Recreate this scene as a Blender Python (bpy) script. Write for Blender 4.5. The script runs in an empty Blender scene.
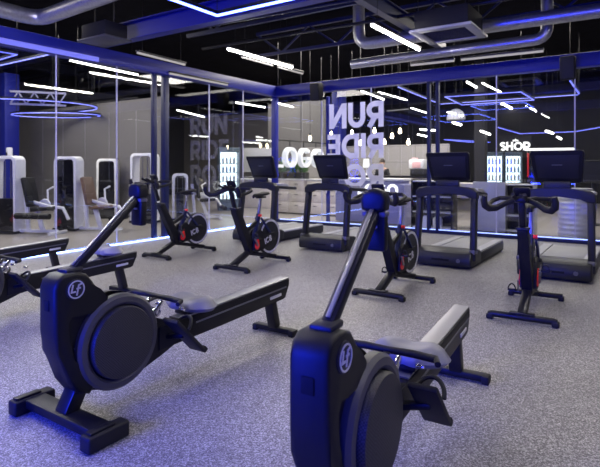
import bpy, bmesh, math, random
from mathutils import Vector, Matrix
random.seed(7)
PI = math.pi
S = bpy.context.scene
COL = S.collection

# ------------------------------------------------------------------ materials
def _mat(name):
    m = bpy.data.materials.new(name); m.use_nodes = True
    nt = m.node_tree
    return m, nt, nt.nodes['Principled BSDF']

def plain(name, col, rough=.45, metal=0., spec=.5, bump=0., bscale=300., var=0.):
    m, nt, b = _mat(name)
    b.inputs['Base Color'].default_value = (*col, 1)
    b.inputs['Roughness'].default_value = rough
    b.inputs['Metallic'].default_value = metal
    b.inputs['Specular IOR Level'].default_value = spec
    tc = nt.nodes.new('ShaderNodeTexCoord')
    n = nt.nodes.new('ShaderNodeTexNoise')
    n.inputs['Scale'].default_value = bscale; n.inputs['Detail'].default_value = 2
    nt.links.new(tc.outputs['Object'], n.inputs['Vector'])
    if bump:
        bp = nt.nodes.new('ShaderNodeBump')
        bp.inputs['Strength'].default_value = bump; bp.inputs['Distance'].default_value = .002
        nt.links.new(n.outputs['Fac'], bp.inputs['Height'])
        nt.links.new(bp.outputs['Normal'], b.inputs['Normal'])
    if var:
        r = nt.nodes.new('ShaderNodeValToRGB')
        r.color_ramp.elements[0].position = .3; r.color_ramp.elements[1].position = .7
        r.color_ramp.elements[0].color = (*[c*(1-var) for c in col], 1)
        r.color_ramp.elements[1].color = (*[min(1, c*(1+var)) for c in col], 1)
        nt.links.new(n.outputs['Fac'], r.inputs['Fac'])
        nt.links.new(r.outputs['Color'], b.inputs['Base Color'])
    return m

def glow(name, col, strength, base=.5):
    m, nt, b = _mat(name)
    b.inputs['Base Color'].default_value = (base, base, base, 1)
    b.inputs['Emission Color'].default_value = (*col, 1)
    b.inputs['Emission Strength'].default_value = strength
    return m

def rubber_floor():
    m, nt, b = _mat('speckled_rubber')
    tc = nt.nodes.new('ShaderNodeTexCoord')
    n = nt.nodes.new('ShaderNodeTexNoise'); n.inputs['Scale'].default_value = 135; n.inputs['Detail'].default_value = 3
    n.inputs['Roughness'].default_value = .7
    n2 = nt.nodes.new('ShaderNodeTexVoronoi'); n2.inputs['Scale'].default_value = 110
    n3 = nt.nodes.new('ShaderNodeTexNoise'); n3.inputs['Scale'].default_value = .9; n3.inputs['Detail'].default_value = 4
    for x in (n, n2, n3): nt.links.new(tc.outputs['Object'], x.inputs['Vector'])
    r = nt.nodes.new('ShaderNodeValToRGB')
    e = r.color_ramp.elements
    e[0].position = .45; e[0].color = (.15, .143, .142, 1)
    e[1].position = .66; e[1].color = (.66, .635, .625, 1)
    nt.links.new(n.outputs['Fac'], r.inputs['Fac'])
    r2 = nt.nodes.new('ShaderNodeValToRGB')
    r2.color_ramp.elements[0].position = .0; r2.color_ramp.elements[0].color = (.55, .55, .55, 1)
    r2.color_ramp.elements[1].position = 1.; r2.color_ramp.elements[1].color = (1.35, 1.35, 1.35, 1)
    nt.links.new(n2.outputs['Color'], r2.inputs['Fac'])
    mx = nt.nodes.new('ShaderNodeMix'); mx.data_type = 'RGBA'; mx.blend_type = 'MULTIPLY'; mx.inputs[0].default_value = 1
    nt.links.new(r.outputs['Color'], mx.inputs[6]); nt.links.new(r2.outputs['Color'], mx.inputs[7])
    r3 = nt.nodes.new('ShaderNodeValToRGB')
    r3.color_ramp.elements[0].position = .3; r3.color_ramp.elements[0].color = (.86, .86, .86, 1)
    r3.color_ramp.elements[1].position = .7; r3.color_ramp.elements[1].color = (1.06, 1.06, 1.06, 1)
    nt.links.new(n3.outputs['Fac'], r3.inputs['Fac'])
    mx2 = nt.nodes.new('ShaderNodeMix'); mx2.data_type = 'RGBA'; mx2.blend_type = 'MULTIPLY'; mx2.inputs[0].default_value = 1
    nt.links.new(mx.outputs[2], mx2.inputs[6]); nt.links.new(r3.outputs['Color'], mx2.inputs[7])
    nt.links.new(mx2.outputs[2], b.inputs['Base Color'])
    b.inputs['Roughness'].default_value = .48
    b.inputs['Specular IOR Level'].default_value = .35
    bp = nt.nodes.new('ShaderNodeBump'); bp.inputs['Strength'].default_value = .25; bp.inputs['Distance'].default_value = .003
    nt.links.new(n.outputs['Fac'], bp.inputs['Height']); nt.links.new(bp.outputs['Normal'], b.inputs['Normal'])
    return m

def tiles(name, col, grout, sx, sy, rough=.35, axis_wall=False, mort=.012):
    m, nt, b = _mat(name)
    tc = nt.nodes.new('ShaderNodeTexCoord')
    br = nt.nodes.new('ShaderNodeTexBrick')
    br.offset = 0
    br.inputs['Scale'].default_value = 1
    br.inputs['Brick Width'].default_value = sx; br.inputs['Row Height'].default_value = sy
    br.inputs['Mortar Size'].default_value = mort
    br.inputs['Color1'].default_value = (*col, 1)
    br.inputs['Color2'].default_value = (*[c*.93 for c in col], 1)
    br.inputs['Mortar'].default_value = (*grout, 1)
    if axis_wall:
        mp = nt.nodes.new('ShaderNodeMapping'); mp.inputs['Rotation'].default_value = (PI/2, 0, 0)
        nt.links.new(tc.outputs['Object'], mp.inputs['Vector']); nt.links.new(mp.outputs['Vector'], br.inputs['Vector'])
    else:
        nt.links.new(tc.outputs['Object'], br.inputs['Vector'])
    nt.links.new(br.outputs['Color'], b.inputs['Base Color'])
    b.inputs['Roughness'].default_value = rough
    return m

def mesh_cover():
    # charcoal plastic with a fine woven relief, as on the flywheel covers
    m, nt, b = _mat('woven_black_plastic')
    tc = nt.nodes.new('ShaderNodeTexCoord')
    w = nt.nodes.new('ShaderNodeTexChecker'); w.inputs['Scale'].default_value = 130
    w.inputs['Color1'].default_value = (.04, .04, .042, 1); w.inputs['Color2'].default_value = (.012, .012, .013, 1)
    nt.links.new(tc.outputs['Object'], w.inputs['Vector'])
    nt.links.new(w.outputs['Color'], b.inputs['Base Color'])
    b.inputs['Roughness'].default_value = .55
    return m

def glass(name, tint=(.93, .95, .97), gain=1.):
    m = bpy.data.materials.new(name); m.use_nodes = True
    nt = m.node_tree; nt.nodes.clear()
    out = nt.nodes.new('ShaderNodeOutputMaterial')
    tr = nt.nodes.new('ShaderNodeBsdfTransparent'); tr.inputs['Color'].default_value = (*tint, 1)
    gl = nt.nodes.new('ShaderNodeBsdfGlossy'); gl.inputs['Roughness'].default_value = 0.
    gl.inputs['Color'].default_value = (1, 1, 1, 1)
    lw = nt.nodes.new('ShaderNodeLayerWeight'); lw.inputs['Blend'].default_value = .5
    pw = nt.nodes.new('ShaderNodeMath'); pw.operation = 'POWER'; pw.inputs[1].default_value = 4.
    ml = nt.nodes.new('ShaderNodeMath'); ml.operation = 'MULTIPLY_ADD'
    ml.inputs[1].default_value = .95; ml.inputs[2].default_value = .06*gain
    nt.links.new(lw.outputs['Facing'], pw.inputs[0]); nt.links.new(pw.outputs[0], ml.inputs[0])
    mx = nt.nodes.new('ShaderNodeMixShader')
    nt.links.new(ml.outputs[0], mx.inputs[0]); nt.links.new(tr.outputs[0], mx.inputs[1]); nt.links.new(gl.outputs[0], mx.inputs[2])
    nt.links.new(mx.outputs[0], out.inputs['Surface'])
    return m

def vinyl_mat():
    m, nt, b = _mat('pale_lavender_vinyl')
    b.inputs['Base Color'].default_value = (.80, .80, .88, 1); b.inputs['Roughness'].default_value = .5
    tl = nt.nodes.new('ShaderNodeBsdfTranslucent'); tl.inputs['Color'].default_value = (.80, .80, .90, 1)
    mx = nt.nodes.new('ShaderNodeMixShader'); mx.inputs[0].default_value = .5
    nt.links.new(b.outputs[0], mx.inputs[1]); nt.links.new(tl.outputs[0], mx.inputs[2])
    nt.links.new(mx.outputs[0], nt.nodes['Material Output'].inputs['Surface'])
    return m

M = dict(
    floor=rubber_floor(),
    hall=tiles('hall_tile', (.30, .275, .26), (.23, .215, .2), 1.2, .6, .28),
    ceil=plain('black_ceiling', (.004, .004, .007), .95, spec=.05, var=.3, bscale=3),
    black=plain('black_plastic', (.007, .0072, .009), .46, spec=.3, bump=.12, bscale=500),
    satin=plain('satin_charcoal', (.017, .0175, .022), .46, spec=.35, bump=.1, bscale=500),
    housing=plain('housing_grey', (.06, .059, .061), .42, bump=.1, bscale=500),
    grey=plain('grey_plastic', (.11, .11, .12), .4),
    rub=plain('black_rubber', (.01, .01, .011), .6, spec=.35, bump=.2, bscale=200),
    cover=mesh_cover(),
    chrome=plain('chrome', (.75, .75, .78), .18, 1.),
    alu=plain('brushed_aluminium', (.36, .36, .39), .45, 1., bump=.05, bscale=250),
    steel=plain('painted_steel_black', (.009, .009, .011), .36, spec=.35, bump=.05),
    seat=plain('seat_vinyl', (.20, .20, .225), .42, bump=.15, bscale=350),
    silver=plain('silver_print', (.62, .62, .64), .35, .3),
    red=plain('red_plastic', (.9, .03, .03), .35),
    white=plain('white_enamel', (.78, .78, .79), .35),
    screen=plain('dark_screen', (.008, .008, .011), .12, spec=.6),
    belt=plain('running_belt', (.34, .34, .345), .6, bump=.3, bscale=300),
    deckgrey=plain('deck_grey', (.46, .46, .48), .42, .1),
    navy=plain('navy_painted_steel', (.009, .014, .19), .4, spec=.3),
    navydark=plain('dark_navy_steel', (.012, .017, .065), .4, spec=.35),
    duct=plain('galvanised_duct', (.36, .36, .38), .38, .85, bump=.25, bscale=25, var=.12),
    grille=plain('grille_black', (.010, .010, .011), .7, spec=.2),
    trimw=plain('trim_white', (.6, .6, .6), .5),
    acpanel=plain('ac_panel_grey', (.27, .27, .28), .5),
    tray=plain('tray_dark_grey', (.05, .05, .055), .5),
    greywall=plain('grey_plaster', (.145, .137, .132), .8, bump=.1, bscale=40, var=.06),
    darkwall=plain('charcoal_plaster', (.035, .035, .04), .8, spec=.2, bump=.1, bscale=40, var=.1),
    gymwall=plain('gym_wall_paint', (.05, .05, .06), .8, spec=.2, var=.1, bscale=2),
    whitetile=tiles('white_wall_tile', (.38, .36, .345), (.26, .25, .24), .55, .55, .35, True, .012),
    cream=plain('cream_lacquer', (.62, .57, .50), .4),
    vinyl=vinyl_mat(),
    wood=plain('brown_leatherette', (.17, .10, .06), .5),
    leaf=plain('plant_leaf', (.10, .22, .07), .5, var=.4, bscale=30),
    pot=plain('black_planter', (.03, .03, .03), .5),
    skin=plain('skin', (.5, .32, .25), .5),
    hair=plain('dark_hair', (.035, .025, .02), .6),
    cloth=plain('black_cloth', (.02, .02, .024), .8),
    bottleb=plain('blue_bottle', (.25, .4, .62), .3),
    bottlew=plain('pale_bottle', (.7, .74, .74), .3),
    pink=plain('pink_card', (.75, .45, .45), .6),
    joint=plain('silicone_joint', (.55, .55, .62), .5),
    fridge=plain('fridge_body', (.1, .14, .17), .4),
    drum=plain('drum_steel', (.62, .62, .62), .36, .45, bump=.2, bscale=20),
    glass=glass('partition_glass'),
    fglass=glass('fridge_glass', (.95, .97, .98)),
    tube=glow('tube_light_white', (1., .94, .86), 60),
    tubekey=glow('tube_light_key', (1., .94, .86), 250),
    tubeback=glow('tube_light_back', (1., .93, .86), 22),
    tubeover=glow('tube_light_overhead', (1., .94, .88), 100),
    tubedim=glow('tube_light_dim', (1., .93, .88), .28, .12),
    halltube=glow('hall_tube_white', (1., .93, .84), 16),
    led=glow('blue_led', (.10, .16, 1.), 9),
    ledh=glow('blue_led_hall', (.12, .15, 1.), 1.7),
    ledcurb=glow('blue_led_curb', (.25, .36, 1.), 2.2),
    ledfloor=glow('blue_led_floor', (.20, .33, 1.), 13.),
    bulb=glow('warm_bulb', (1., .78, .5), 22),
    frlight=glow('fridge_light', (.82, .95, 1.), 2.6),
    sign=glow('sign_white', (1, .97, .9), 1.6),
    signl=glow('logo_white', (.95, .98, 1.), .42),
    beamglow=glow('blue_beam_glow', (.10, .12, 1.), .62, .2),  # glow for the lit lower edge of the left beam
    desk=plain('desk_lavender', (.27, .27, .45), .5),
)

# ------------------------------------------------------------------ mesh builder
class MB:
    def __init__(s): s.bm = bmesh.new()
    def box(s, c, d, rot=(0, 0, 0), bev=0., seg=2):
        mat = Matrix.Translation(c) @ (Matrix.Rotation(rot[2], 4, 'Z') @ Matrix.Rotation(rot[1], 4, 'Y') @ Matrix.Rotation(rot[0], 4, 'X')) @ Matrix.Diagonal((*d, 1))
        r = bmesh.ops.create_cube(s.bm, size=1, matrix=mat)
        if bev:
            ed = {e for v in r['verts'] for e in v.link_edges}
            bmesh.ops.bevel(s.bm, geom=list(ed), offset=min(bev, .49*min(d)), segments=seg, affect='EDGES', profile=.5)
        return s
    def bar(s, a, b, w, h, bev=0., up=(0, 0, 1)):
        # rectangular bar from a to b: w sideways, h in the 'up' plane
        a, b = Vector(a), Vector(b); d = b-a; L = d.length; x = d.normalized()
        y = Vector(up).cross(x)
        if y.length < 1e-4: y = Vector((0, 1, 0))
        y.normalize(); z = x.cross(y)
        R = Matrix((x, y, z)).transposed().to_4x4()
        r = bmesh.ops.create_cube(s.bm, size=1, matrix=Matrix.Translation((a+b)/2) @ R @ Matrix.Diagonal((L, w, h, 1)))
        if bev:
            ed = {e for v in r['verts'] for e in v.link_edges}
            bmesh.ops.bevel(s.bm, geom=list(ed), offset=min(bev, .49*min(w, h, L)), segments=2, affect='EDGES', profile=.5)
        return s
    def tube(s, pts, r, seg=10, closed=False):
        P = [Vector(p) for p in pts]; n = len(P)
        rr = r if isinstance(r, (list, tuple)) else [r]*n
        T = []
        for i in range(n):
            a = P[(i-1) % n] if (closed or i > 0) else P[i]
            b = P[(i+1) % n] if (closed or i < n-1) else P[i]
            T.append((b-a).normalized())
        up = Vector((0, 0, 1)) if abs(T[0].z) < .9 else Vector((1, 0, 0))
        N = (up - T[0]*up.dot(T[0])).normalized()
        rings = []
        for i in range(n):
            N = (N - T[i]*N.dot(T[i])).normalized()
            B = T[i].cross(N)
            rings.append([s.bm.verts.new(P[i] + (N*math.cos(2*PI*k/seg)+B*math.sin(2*PI*k/seg))*rr[i]) for k in range(seg)])
        m = n if closed else n-1
        for i in range(m):
            A, Bq = rings[i], rings[(i+1) % n]
            for k in range(seg): s.bm.faces.new((A[k], A[(k+1) % seg], Bq[(k+1) % seg], Bq[k]))
        if not closed:
            s.bm.faces.new(rings[0][::-1]); s.bm.faces.new(rings[-1])
        return s
    def prism(s, poly, y0, y1, bev=0., seg=2, plane='xz'):
        f = (lambda p, y: (p[0], y, p[1])) if plane == 'xz' else ((lambda p, y: (p[0], p[1], y)) if plane == 'xy' else (lambda p, y: (y, p[0], p[1])))
        A = [s.bm.verts.new(f(p, y0)) for p in poly]; B = [s.bm.verts.new(f(p, y1)) for p in poly]
        fa = s.bm.faces.new(A); fb = s.bm.faces.new(B[::-1]); n = len(poly)
        for i in range(n): s.bm.faces.new((A[(i+1) % n], A[i], B[i], B[(i+1) % n]))
        if bev:
            ed = list(set(fa.edges) | set(fb.edges))
            bmesh.ops.bevel(s.bm, geom=ed, offset=bev, segments=seg, affect='EDGES', profile=.5)
        return s
    def lathe(s, prof, c=(0, 0, 0), axis='z', seg=24):
        # prof: list of (radius, height)
        c = Vector(c); rings = []
        for r, h in prof:
            ring = []
            for k in range(seg):
                a = 2*PI*k/seg; q, w = r*math.cos(a), r*math.sin(a)
                v = (q, w, h) if axis == 'z' else ((q, h, w) if axis == 'y' else (h, q, w))
                ring.append(s.bm.verts.new(c+Vector(v)))
            rings.append(ring)
        for i in range(len(rings)-1):
            for k in range(seg): s.bm.faces.new((rings[i][k], rings[i][(k+1) % seg], rings[i+1][(k+1) % seg], rings[i+1][k]))
        s.bm.faces.new(rings[0][::-1]); s.bm.faces.new(rings[-1])
        return s
    def ball(s, c, r, sc=(1, 1, 1), u=14, v=9):
        bmesh.ops.create_uvsphere(s.bm, u_segments=u, v_segments=v, radius=r, matrix=Matrix.Translation(c) @ Matrix.Diagonal((*sc, 1)))
        return s
    def ribbon(s, pts, w, d0, d1, put, closed=False):
        # flat stroke of width w along 2-D points, extruded from depth d0 to d1; put(x, y, d) -> 3-D
        P = [Vector((p[0], p[1])) for p in pts]; n = len(P); L, R = [], []
        for i in range(n):
            a = P[(i-1) % n] if (closed or i > 0) else None
            b = P[(i+1) % n] if (closed or i < n-1) else None
            d1_ = (P[i]-a).normalized() if a is not None else (b-P[i]).normalized()
            d2_ = (b-P[i]).normalized() if b is not None else d1_
            t = (d1_+d2_); t = t.normalized() if t.length > 1e-6 else d1_
            nn = Vector((-t.y, t.x)); k = max(.35, nn.dot(Vector((-d1_.y, d1_.x))))
            L.append(P[i]+nn*(w/2/k)); R.append(P[i]-nn*(w/2/k))
        V = [[s.bm.verts.new(put(q.x, q.y, d)) for q in Q] for d in (d0, d1) for Q in (L, R)]
        L0, R0, L1, R1 = V
        m = n if closed else n-1
        for i in range(m):
            j = (i+1) % n
            for f in ((L0[i], L0[j], R0[j], R0[i]), (L1[j], L1[i], R1[i], R1[j]), (L0[j], L0[i], L1[i], L1[j]), (R0[i], R0[j], R1[j], R1[i])):
                s.bm.faces.new(f)
        if not closed:
            s.bm.faces.new((L0[0], R0[0], R1[0], L1[0])); s.bm.faces.new((R0[-1], L0[-1], L1[-1], R1[-1]))
        return s
    def done(s, name, mat, parent=None, loc=None, rz=0., ang=35):
        bmesh.ops.recalc_face_normals(s.bm, faces=s.bm.faces)
        me = bpy.data.meshes.new(name); s.bm.to_mesh(me); s.bm.free()
        me.polygons.foreach_set('use_smooth', [True]*len(me.polygons))
        me.set_sharp_from_angle(angle=math.radians(ang))
        me.materials.append(M[mat] if isinstance(mat, str) else mat)
        o = bpy.data.objects.new(name, me); COL.objects.link(o)
        if parent is not None: o.parent = parent
        if loc is not None: o.location = loc
        o.rotation_euler = (0, 0, rz)
        return o

def tag(o, label, cat, group=None):
    o['label'] = label; o['category'] = cat
    if group: o['group'] = group
    return o
def thing(name, label, cat, loc=(0, 0, 0), rz=0., group=None):
    o = bpy.data.objects.new(name, None); o.empty_display_size = .1
    COL.objects.link(o); o.location = loc; o.rotation_euler = (0, 0, rz)
    return tag(o, label, cat, group)
def struct(o): o['kind'] = 'structure'; return o
def dup(root, loc, rz, label, group=None):
    r = root.copy(); COL.objects.link(r); r.location = loc; r.rotation_euler = (0, 0, rz)
    r['label'] = label
    if group: r['group'] = group
    for ch in list(root.children):
        c = ch.copy(); COL.objects.link(c); c.parent = r
        for g in list(ch.children):
            d = g.copy(); COL.objects.link(d); d.parent = c
    return r
def arc(cx, cy, rx, ry, a0, a1, n=10):
    return [(cx+rx*math.cos(math.radians(a0+(a1-a0)*i/n)), cy+ry*math.sin(math.radians(a0+(a1-a0)*i/n))) for i in range(n+1)]

# ------------------------------------------------------------------ the room's own frame
# the glass corner, the direction along the left glass (U) and along the right glass (V)
UX, UY = .557, .8305
CX, CY = -.68, 13.92
RZ = math.atan2(UY, UX)              # local +X runs along U
RZV = math.atan2(-UX, UY)            # local +X runs along V
def W(p, q, z=0.): return Vector((CX+UY*p-UX*q, CY-UX*p-UY*q, z))   # p metres along V, q metres back along -U
EYE = 1.45
def floor_at(px, py): 
    Y = 514*EYE/(py-168); return Vector(((px-300)/514*Y, Y, 0))
def at(px, py, Y): return Vector(((px-300)/514*Y, Y, EYE-(py-168)/514*Y))

# ------------------------------------------------------------------ letters (height 1, returns strokes and advance)
SW = .21
GL = {
 'R': ([([(.105, 0), (.105, 1)], 0), ([(.1, .895), (.36, .895)]+arc(.38, .66, .235, .235, 80, -80)+[(.36, .425), (.1, .425)], 0), ([(.34, .44), (.60, 0)], 0)], .78),
 'U': ([([(.105, 1), (.105, .38)]+arc(.375, .375, .27, .27, 185, 355)+[(.645, .38), (.645, 1)], 0)], .82),
 'N': ([([(.105, 0), (.105, 1)], 0), ([(.69, 0), (.69, 1)], 0), ([(.13, .93), (.665, .07)], 0)], .88),
 'I': ([([(.105, 0), (.105, 1)], 0)], .3),
 'D': ([([(.105, 0), (.105, 1)], 0), ([(.1, .895), (.33, .895)]+arc(.34, .5, .36, .395, 88, -88)+[(.33, .105), (.1, .105)], 0)], .88),
 'E': ([([(.105, 0), (.105, 1)], 0), ([(.1, .895), (.6, .895)], 0), ([(.1, .5), (.55, .5)], 0), ([(.1, .105), (.6, .105)], 0)], .7),
 'O': ([(arc(.5, .5, .395, .395, 0, 348, 29), 1)], 1.06),
 'W': ([([(.06, 1), (.32, .06), (.55, .9), (.78, .06), (1.04, 1)], 0)], 1.16),
 'G': ([(arc(.5, .5, .395, .395, 42, 350, 22)+[(.86, .47), (.55, .47)], 0)], 1.05),
 'L': ([([(.105, 1), (.105, 0)], 0), ([(.1, .105), (.58, .105)], 0)], .66),
 'S': ([(arc(.34, .72, .225, .18, 30, 270, 10)+arc(.34, .28, .225, .20, 90, -150, 10), 0)], .7),
 'H': ([([(.105, 0), (.105, 1)], 0), ([(.65, 0), (.65, 1)], 0), ([(.1, .5), (.65, .5)], 0)], .84),
 'P': ([([(.105, 0), (.105, 1)], 0), ([(.1, .895), (.36, .895)]+arc(.38, .63, .26, .265, 80, -80)+[(.36, .365), (.1, .365)], 0)], .74),
 'C': ([(arc(.5, .5, .395, .395, 45, 315, 20), 0)], .95),
 '8': ([(arc(.36, .72, .2, .19, 0, 345, 18), 1), (arc(.36, .28, .25, .2, 0, 345, 18), 1)], .74),
}
def write(mb, text, h, put, depth=.01, spread=1., sw=SW):
    # text baseline at (0, 0), height h, put(x, y, d) maps to 3-D; returns its width
    x = 0
    for ch in text:
        st, adv = GL[ch]
        for pts, cl in st:
            mb.ribbon([(x+p[0]*h, p[1]*h) for p in pts], sw*h, 0, depth, put, bool(cl))
        x += adv*h*spread
    return x
# ------------------------------------------------------------------ rowing machine
def rower(label, loc, rz, group):
    t = thing('rowing_machine', label, 'rowing machine', loc, rz, group)
    body = [(-.11, .56), (-.11, .785), (-.092, .83), (-.06, .855), (.02, .857), (.075, .838), (.115, .795), (.145, .73), (.19, .675), (.26, .66),
            (.36, .655), (.46, .60), (.53, .52), (.60, .45), (.70, .415), (.78, .41), (.78, .25), (.66, .215), (.54, .18), (.44, .14), (.33, .12), (.22, .13),
            (.10, .17), (.0, .26), (-.07, .38)]
    MB().prism(body, -.05, .05, .012).done('body', 'black', t)
    spine = [(-.115, .55), (-.115, .79), (-.098, .838), (-.06, .866), (.02, .868), (.08, .848), (.12, .80), (.15, .735), (.20, .675), (.23, .655),
             (.13, .60), (.05, .635), (-.02, .645), (-.055, .60), (-.05, .50), (.0, .38), (.07, .27), (.14, .20), (.10, .155), (.02, .19), (-.03, .26), (-.095, .44)]
    MB().prism(spine, -.08, .08, .02, 3).done('front_shroud', 'black', t)
    for sgn in (-1, 1):
        # housing arch round the flywheel: a thick grey ring
        m = MB(); n = 44
        prof = [(.215, .05), (.222, .090), (.238, .10), (.268, .096), (.284, .078), (.284, .04)]
        rings = []
        for i in range(n):
            a = 2*PI*i/n
            rings.append([m.bm.verts.new((.30+r*math.cos(a), sgn*y, .405+r*math.sin(a))) for r, y in prof])
        for i in range(n):
            A, B = rings[i], rings[(i+1) % n]
            for k in range(len(prof)-1): m.bm.faces.new((A[k], A[k+1], B[k+1], B[k]))
        arch = m.done('flywheel_housing', 'housing', t)
        m = MB(); m.lathe([(.214, sgn*.05), (.214, sgn*.112), (.207, sgn*.124), (.15, sgn*.130), (.05, sgn*.133), (.004, sgn*.134)], (.30, 0, .405), 'y', 48)
        m.done('flywheel_cover', 'cover', t)
        m = MB(); m.lathe([(.058, sgn*.073), (.058, sgn*.084), (.052, sgn*.088), (.003, sgn*.088)], (.005, 0, .775), 'y', 28)
        bd = m.done('emblem_disc', 'satin', t)
        m = MB(); n = 32
        m.ribbon(arc(0, 0, .047, .047, 0, 349, n), .007, 0, .003, lambda x, y, d, s=sgn: (.005+x*-s, s*(.088+d), .775+y), True)
        for st in ([(-.020, .030), (-.030, -.012), (-.004, -.012)], [(.002, -.034), (.014, .022), (.032, .028)], [(.0, .004), (.026, .006)]):
            m.ribbon(st, .009, 0, .003, lambda x, y, d, s=sgn: (.005+x*-s, s*(.088+d), .775+y))
        m.done('emblem', 'silver', bd)
        # slot light behind the head
        MB().box((.035, sgn*.054, .40), (.012, .006, .09), (0, -.45, 0), .003).done('side_vent', 'grey', t)
        # foot plates, straps
        fp = MB().bar((.60, sgn*.18, .475), (.85, sgn*.18, .215), .14, .032, .012).done('foot_plate', 'rub', t)
        MB().bar((.84, sgn*.18, .212), (.868, sgn*.18, .238), .14, .04, .01).done('heel_stop', 'rub', fp)
        MB().tube([(.69+.0*math.cos(a)+.085*math.sin(a)*.74, sgn*(.185+.068*math.cos(a)), .40+.095*math.sin(a)*.68) for a in [PI*i/12 for i in range(13)]], .011, 8).done('foot_strap', 'rub', fp)
        MB().box((.76, sgn*.12, .50), (.03, .04, .02), (0, .4, 0), .006).done('buckle', 'chrome', fp)
        MB().bar((.70, sgn*.05, .32), (.72, sgn*.185, .345), .05, .03, .006).done('foot_bracket', 'steel', t)
    MB().box((-.116, 0, .70), (.008, .052, .062), (0, 0, 0), .003).done('front_badge', 'grille', t)
    MB().box((.025, 0, .872), (.11, .095, .03), (0, -.05, 0), .012).done('mast_collar', 'satin', t)
    # mast and console
    a0, a1 = Vector((.03, 0, .86)), Vector((.475, 0, 1.25))
    mast = MB().bar(a0, a1, .058, .045, .012).done('mast', 'steel', t)
    d = (a1-a0).normalized(); nrm = Vector((-d.z, 0, d.x))
    MB().bar(a0+d*.03+nrm*.026, a1+nrm*.026, .02, .006, .002).done('mast_channel', 'alu', mast)
    c = MB().box((.50, 0, 1.165), (.05, .105, .17), (0, .0, 0), .014).done('console_bracket', 'black', t)
    MB().box((.498, 0, 1.245), (.06, .112, .024), (0, .0, 0), .008).done('bracket_cap', 'grey', c)
    MB().box((.474, 0, 1.19), (.006, .034, .012), (0, 0, 0), .002).done('bracket_badge', 'silver', c)
    h = MB()
    h.prism([(-.055, 1.265), (-.062, 1.31), (-.05, 1.345), (0, 1.36), (.05, 1.345), (.062, 1.31), (.055, 1.265), (.03, 1.255), (-.03, 1.255)], .455, .535, .02, 3, 'yz')
    con = h.done('console', 'black', t)
    MB().box((.537, 0, 1.31), (.006, .1, .07), (0, 0, 0), .003).done('screen', 'screen', con)
    # handle on its cradle
    MB().tube([(.60, -.25, .585), (.645, -.23, .59), (.655, -.12, .592), (.65, 0, .592), (.655, .12, .592), (.645, .23, .59), (.60, .25, .585)], [.014, .018, .018, .016, .018, .018, .014], 12).done('handle', 'rub', t)
    cr = MB()
    for s in (-1, 1):
        cr.bar((.56, s*.05, .47), (.64, s*.06, .575), .016, .03, .004)
    cr.lathe([(.02, -.06), (.028, -.05), (.028, .05), (.02, .06)], (.61, 0, .50), 'y', 16)
    cr.done('handle_cradle', 'chrome', t)
    MB().bar((.645, 0, .585), (.44, 0, .56), .035, .008, .003).done('pull_strap', 'rub', t)
    # rail
    MB().prism([(.62, .245), (.62, .40), (1.1, .412), (2.115, .452), (2.10, .40), (2.055, .30), (2.02, .288), (1.2, .262)], -.058, .058, .01).done('rail', 'black', t)
    MB().prism([(.80, .407), (1.1, .415), (2.112, .455), (2.112, .466), (1.1, .425), (.80, .416)], -.052, .052, .004).done('slide_track', 'alu', t)
    for s in (-1, 1):
        MB().bar((.95, s*.0595, .352), (2.06, s*.0595, .392), .006, .012).done('rail_groove', 'grey', t)
        MB().bar((1.82, s*.061, .335), (1.98, s*.061, .342), .008, .026, .006).done('rail_badge', 'silver', t)
    # seat: two-lobed saddle on a carriage
    m = MB(); rings = []; nt_, nr = 48, 7; SX = .96
    def out(th):
        cx, sy = math.cos(th), math.sin(th)
        r = 1/math.sqrt((cx/.135)**2+(sy/.215)**2)
        r *= 1-.34*math.exp(-((th)/.42)**2)-.34*math.exp(-((th-2*PI)/.42)**2)-.20*math.exp(-((th-PI)/.4)**2)
        return r
    for j in range(nr+1):
        rho = max(j/nr, .02); ring = []
        for i in range(nt_):
            th = 2*PI*i/nt_; r = out(th)*rho
            x, y = r*math.cos(th), r*math.sin(th)
            z = .048*(1-rho**5)+.022*min(1, (abs(y)/.12)**2)*(1-rho**6)+.012*(1-rho**6)*max(0, x/.13)
            ring.append(m.bm.verts.new((SX+x, y, .475+z)))
        rings.append(ring)
    ring = [m.bm.verts.new((SX+.9*out(2*PI*i/nt_)*math.cos(2*PI*i/nt_), .9*out(2*PI*i/nt_)*math.sin(2*PI*i/nt_), .45)) for i in range(nt_)]
    rings.append(ring)
    for A, B in zip(rings[:-1], rings[1:]):
        for i in range(nt_): m.bm.faces.new((A[i], A[(i+1) % nt_], B[(i+1) % nt_], B[i]))
    m.bm.faces.new(rings[0]); m.bm.faces.new(rings[-1])
    m.done('seat', 'seat', t, ang=60)
    MB().box((.96, 0, .443), (.2, .13, .04), (0, -.03, 0), .01).done('seat_carriage', 'steel', t)
    # feet
    MB().bar((.10, 0, .26), (-.005, 0, .065), .105, .085, .01).done('front_leg', 'steel', t)
    fb = MB().box((.0, 0, .058), (.125, .66, .05), (0, 0, 0), .008).done('front_crossbar', 'black', t)
    for s in (-1, 1):
        f = MB().box((.0, s*.355, .045), (.25, .085, .086), (0, 0, 0), .014, 3).done('front_foot', 'rub', t)
        MB().box((-.03, s*.355, .094), (.15, .05, .014), (0, 0, 0), .006).done('foot_pad', 'black', f)
    MB().bar((1.895, 0, .30), (1.96, 0, .055), .09, .075, .01).done('rear_leg', 'steel', t)
    rb = MB().box((1.965, 0, .036), (.075, .40, .046), (0, 0, 0), .01).done('rear_foot_bar', 'black', t)
    for s in (-1, 1):
        MB().box((1.965, s*.195, .028), (.088, .05, .056), (0, 0, 0), .01).done('rubber_foot', 'rub', rb)
    return t

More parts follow.
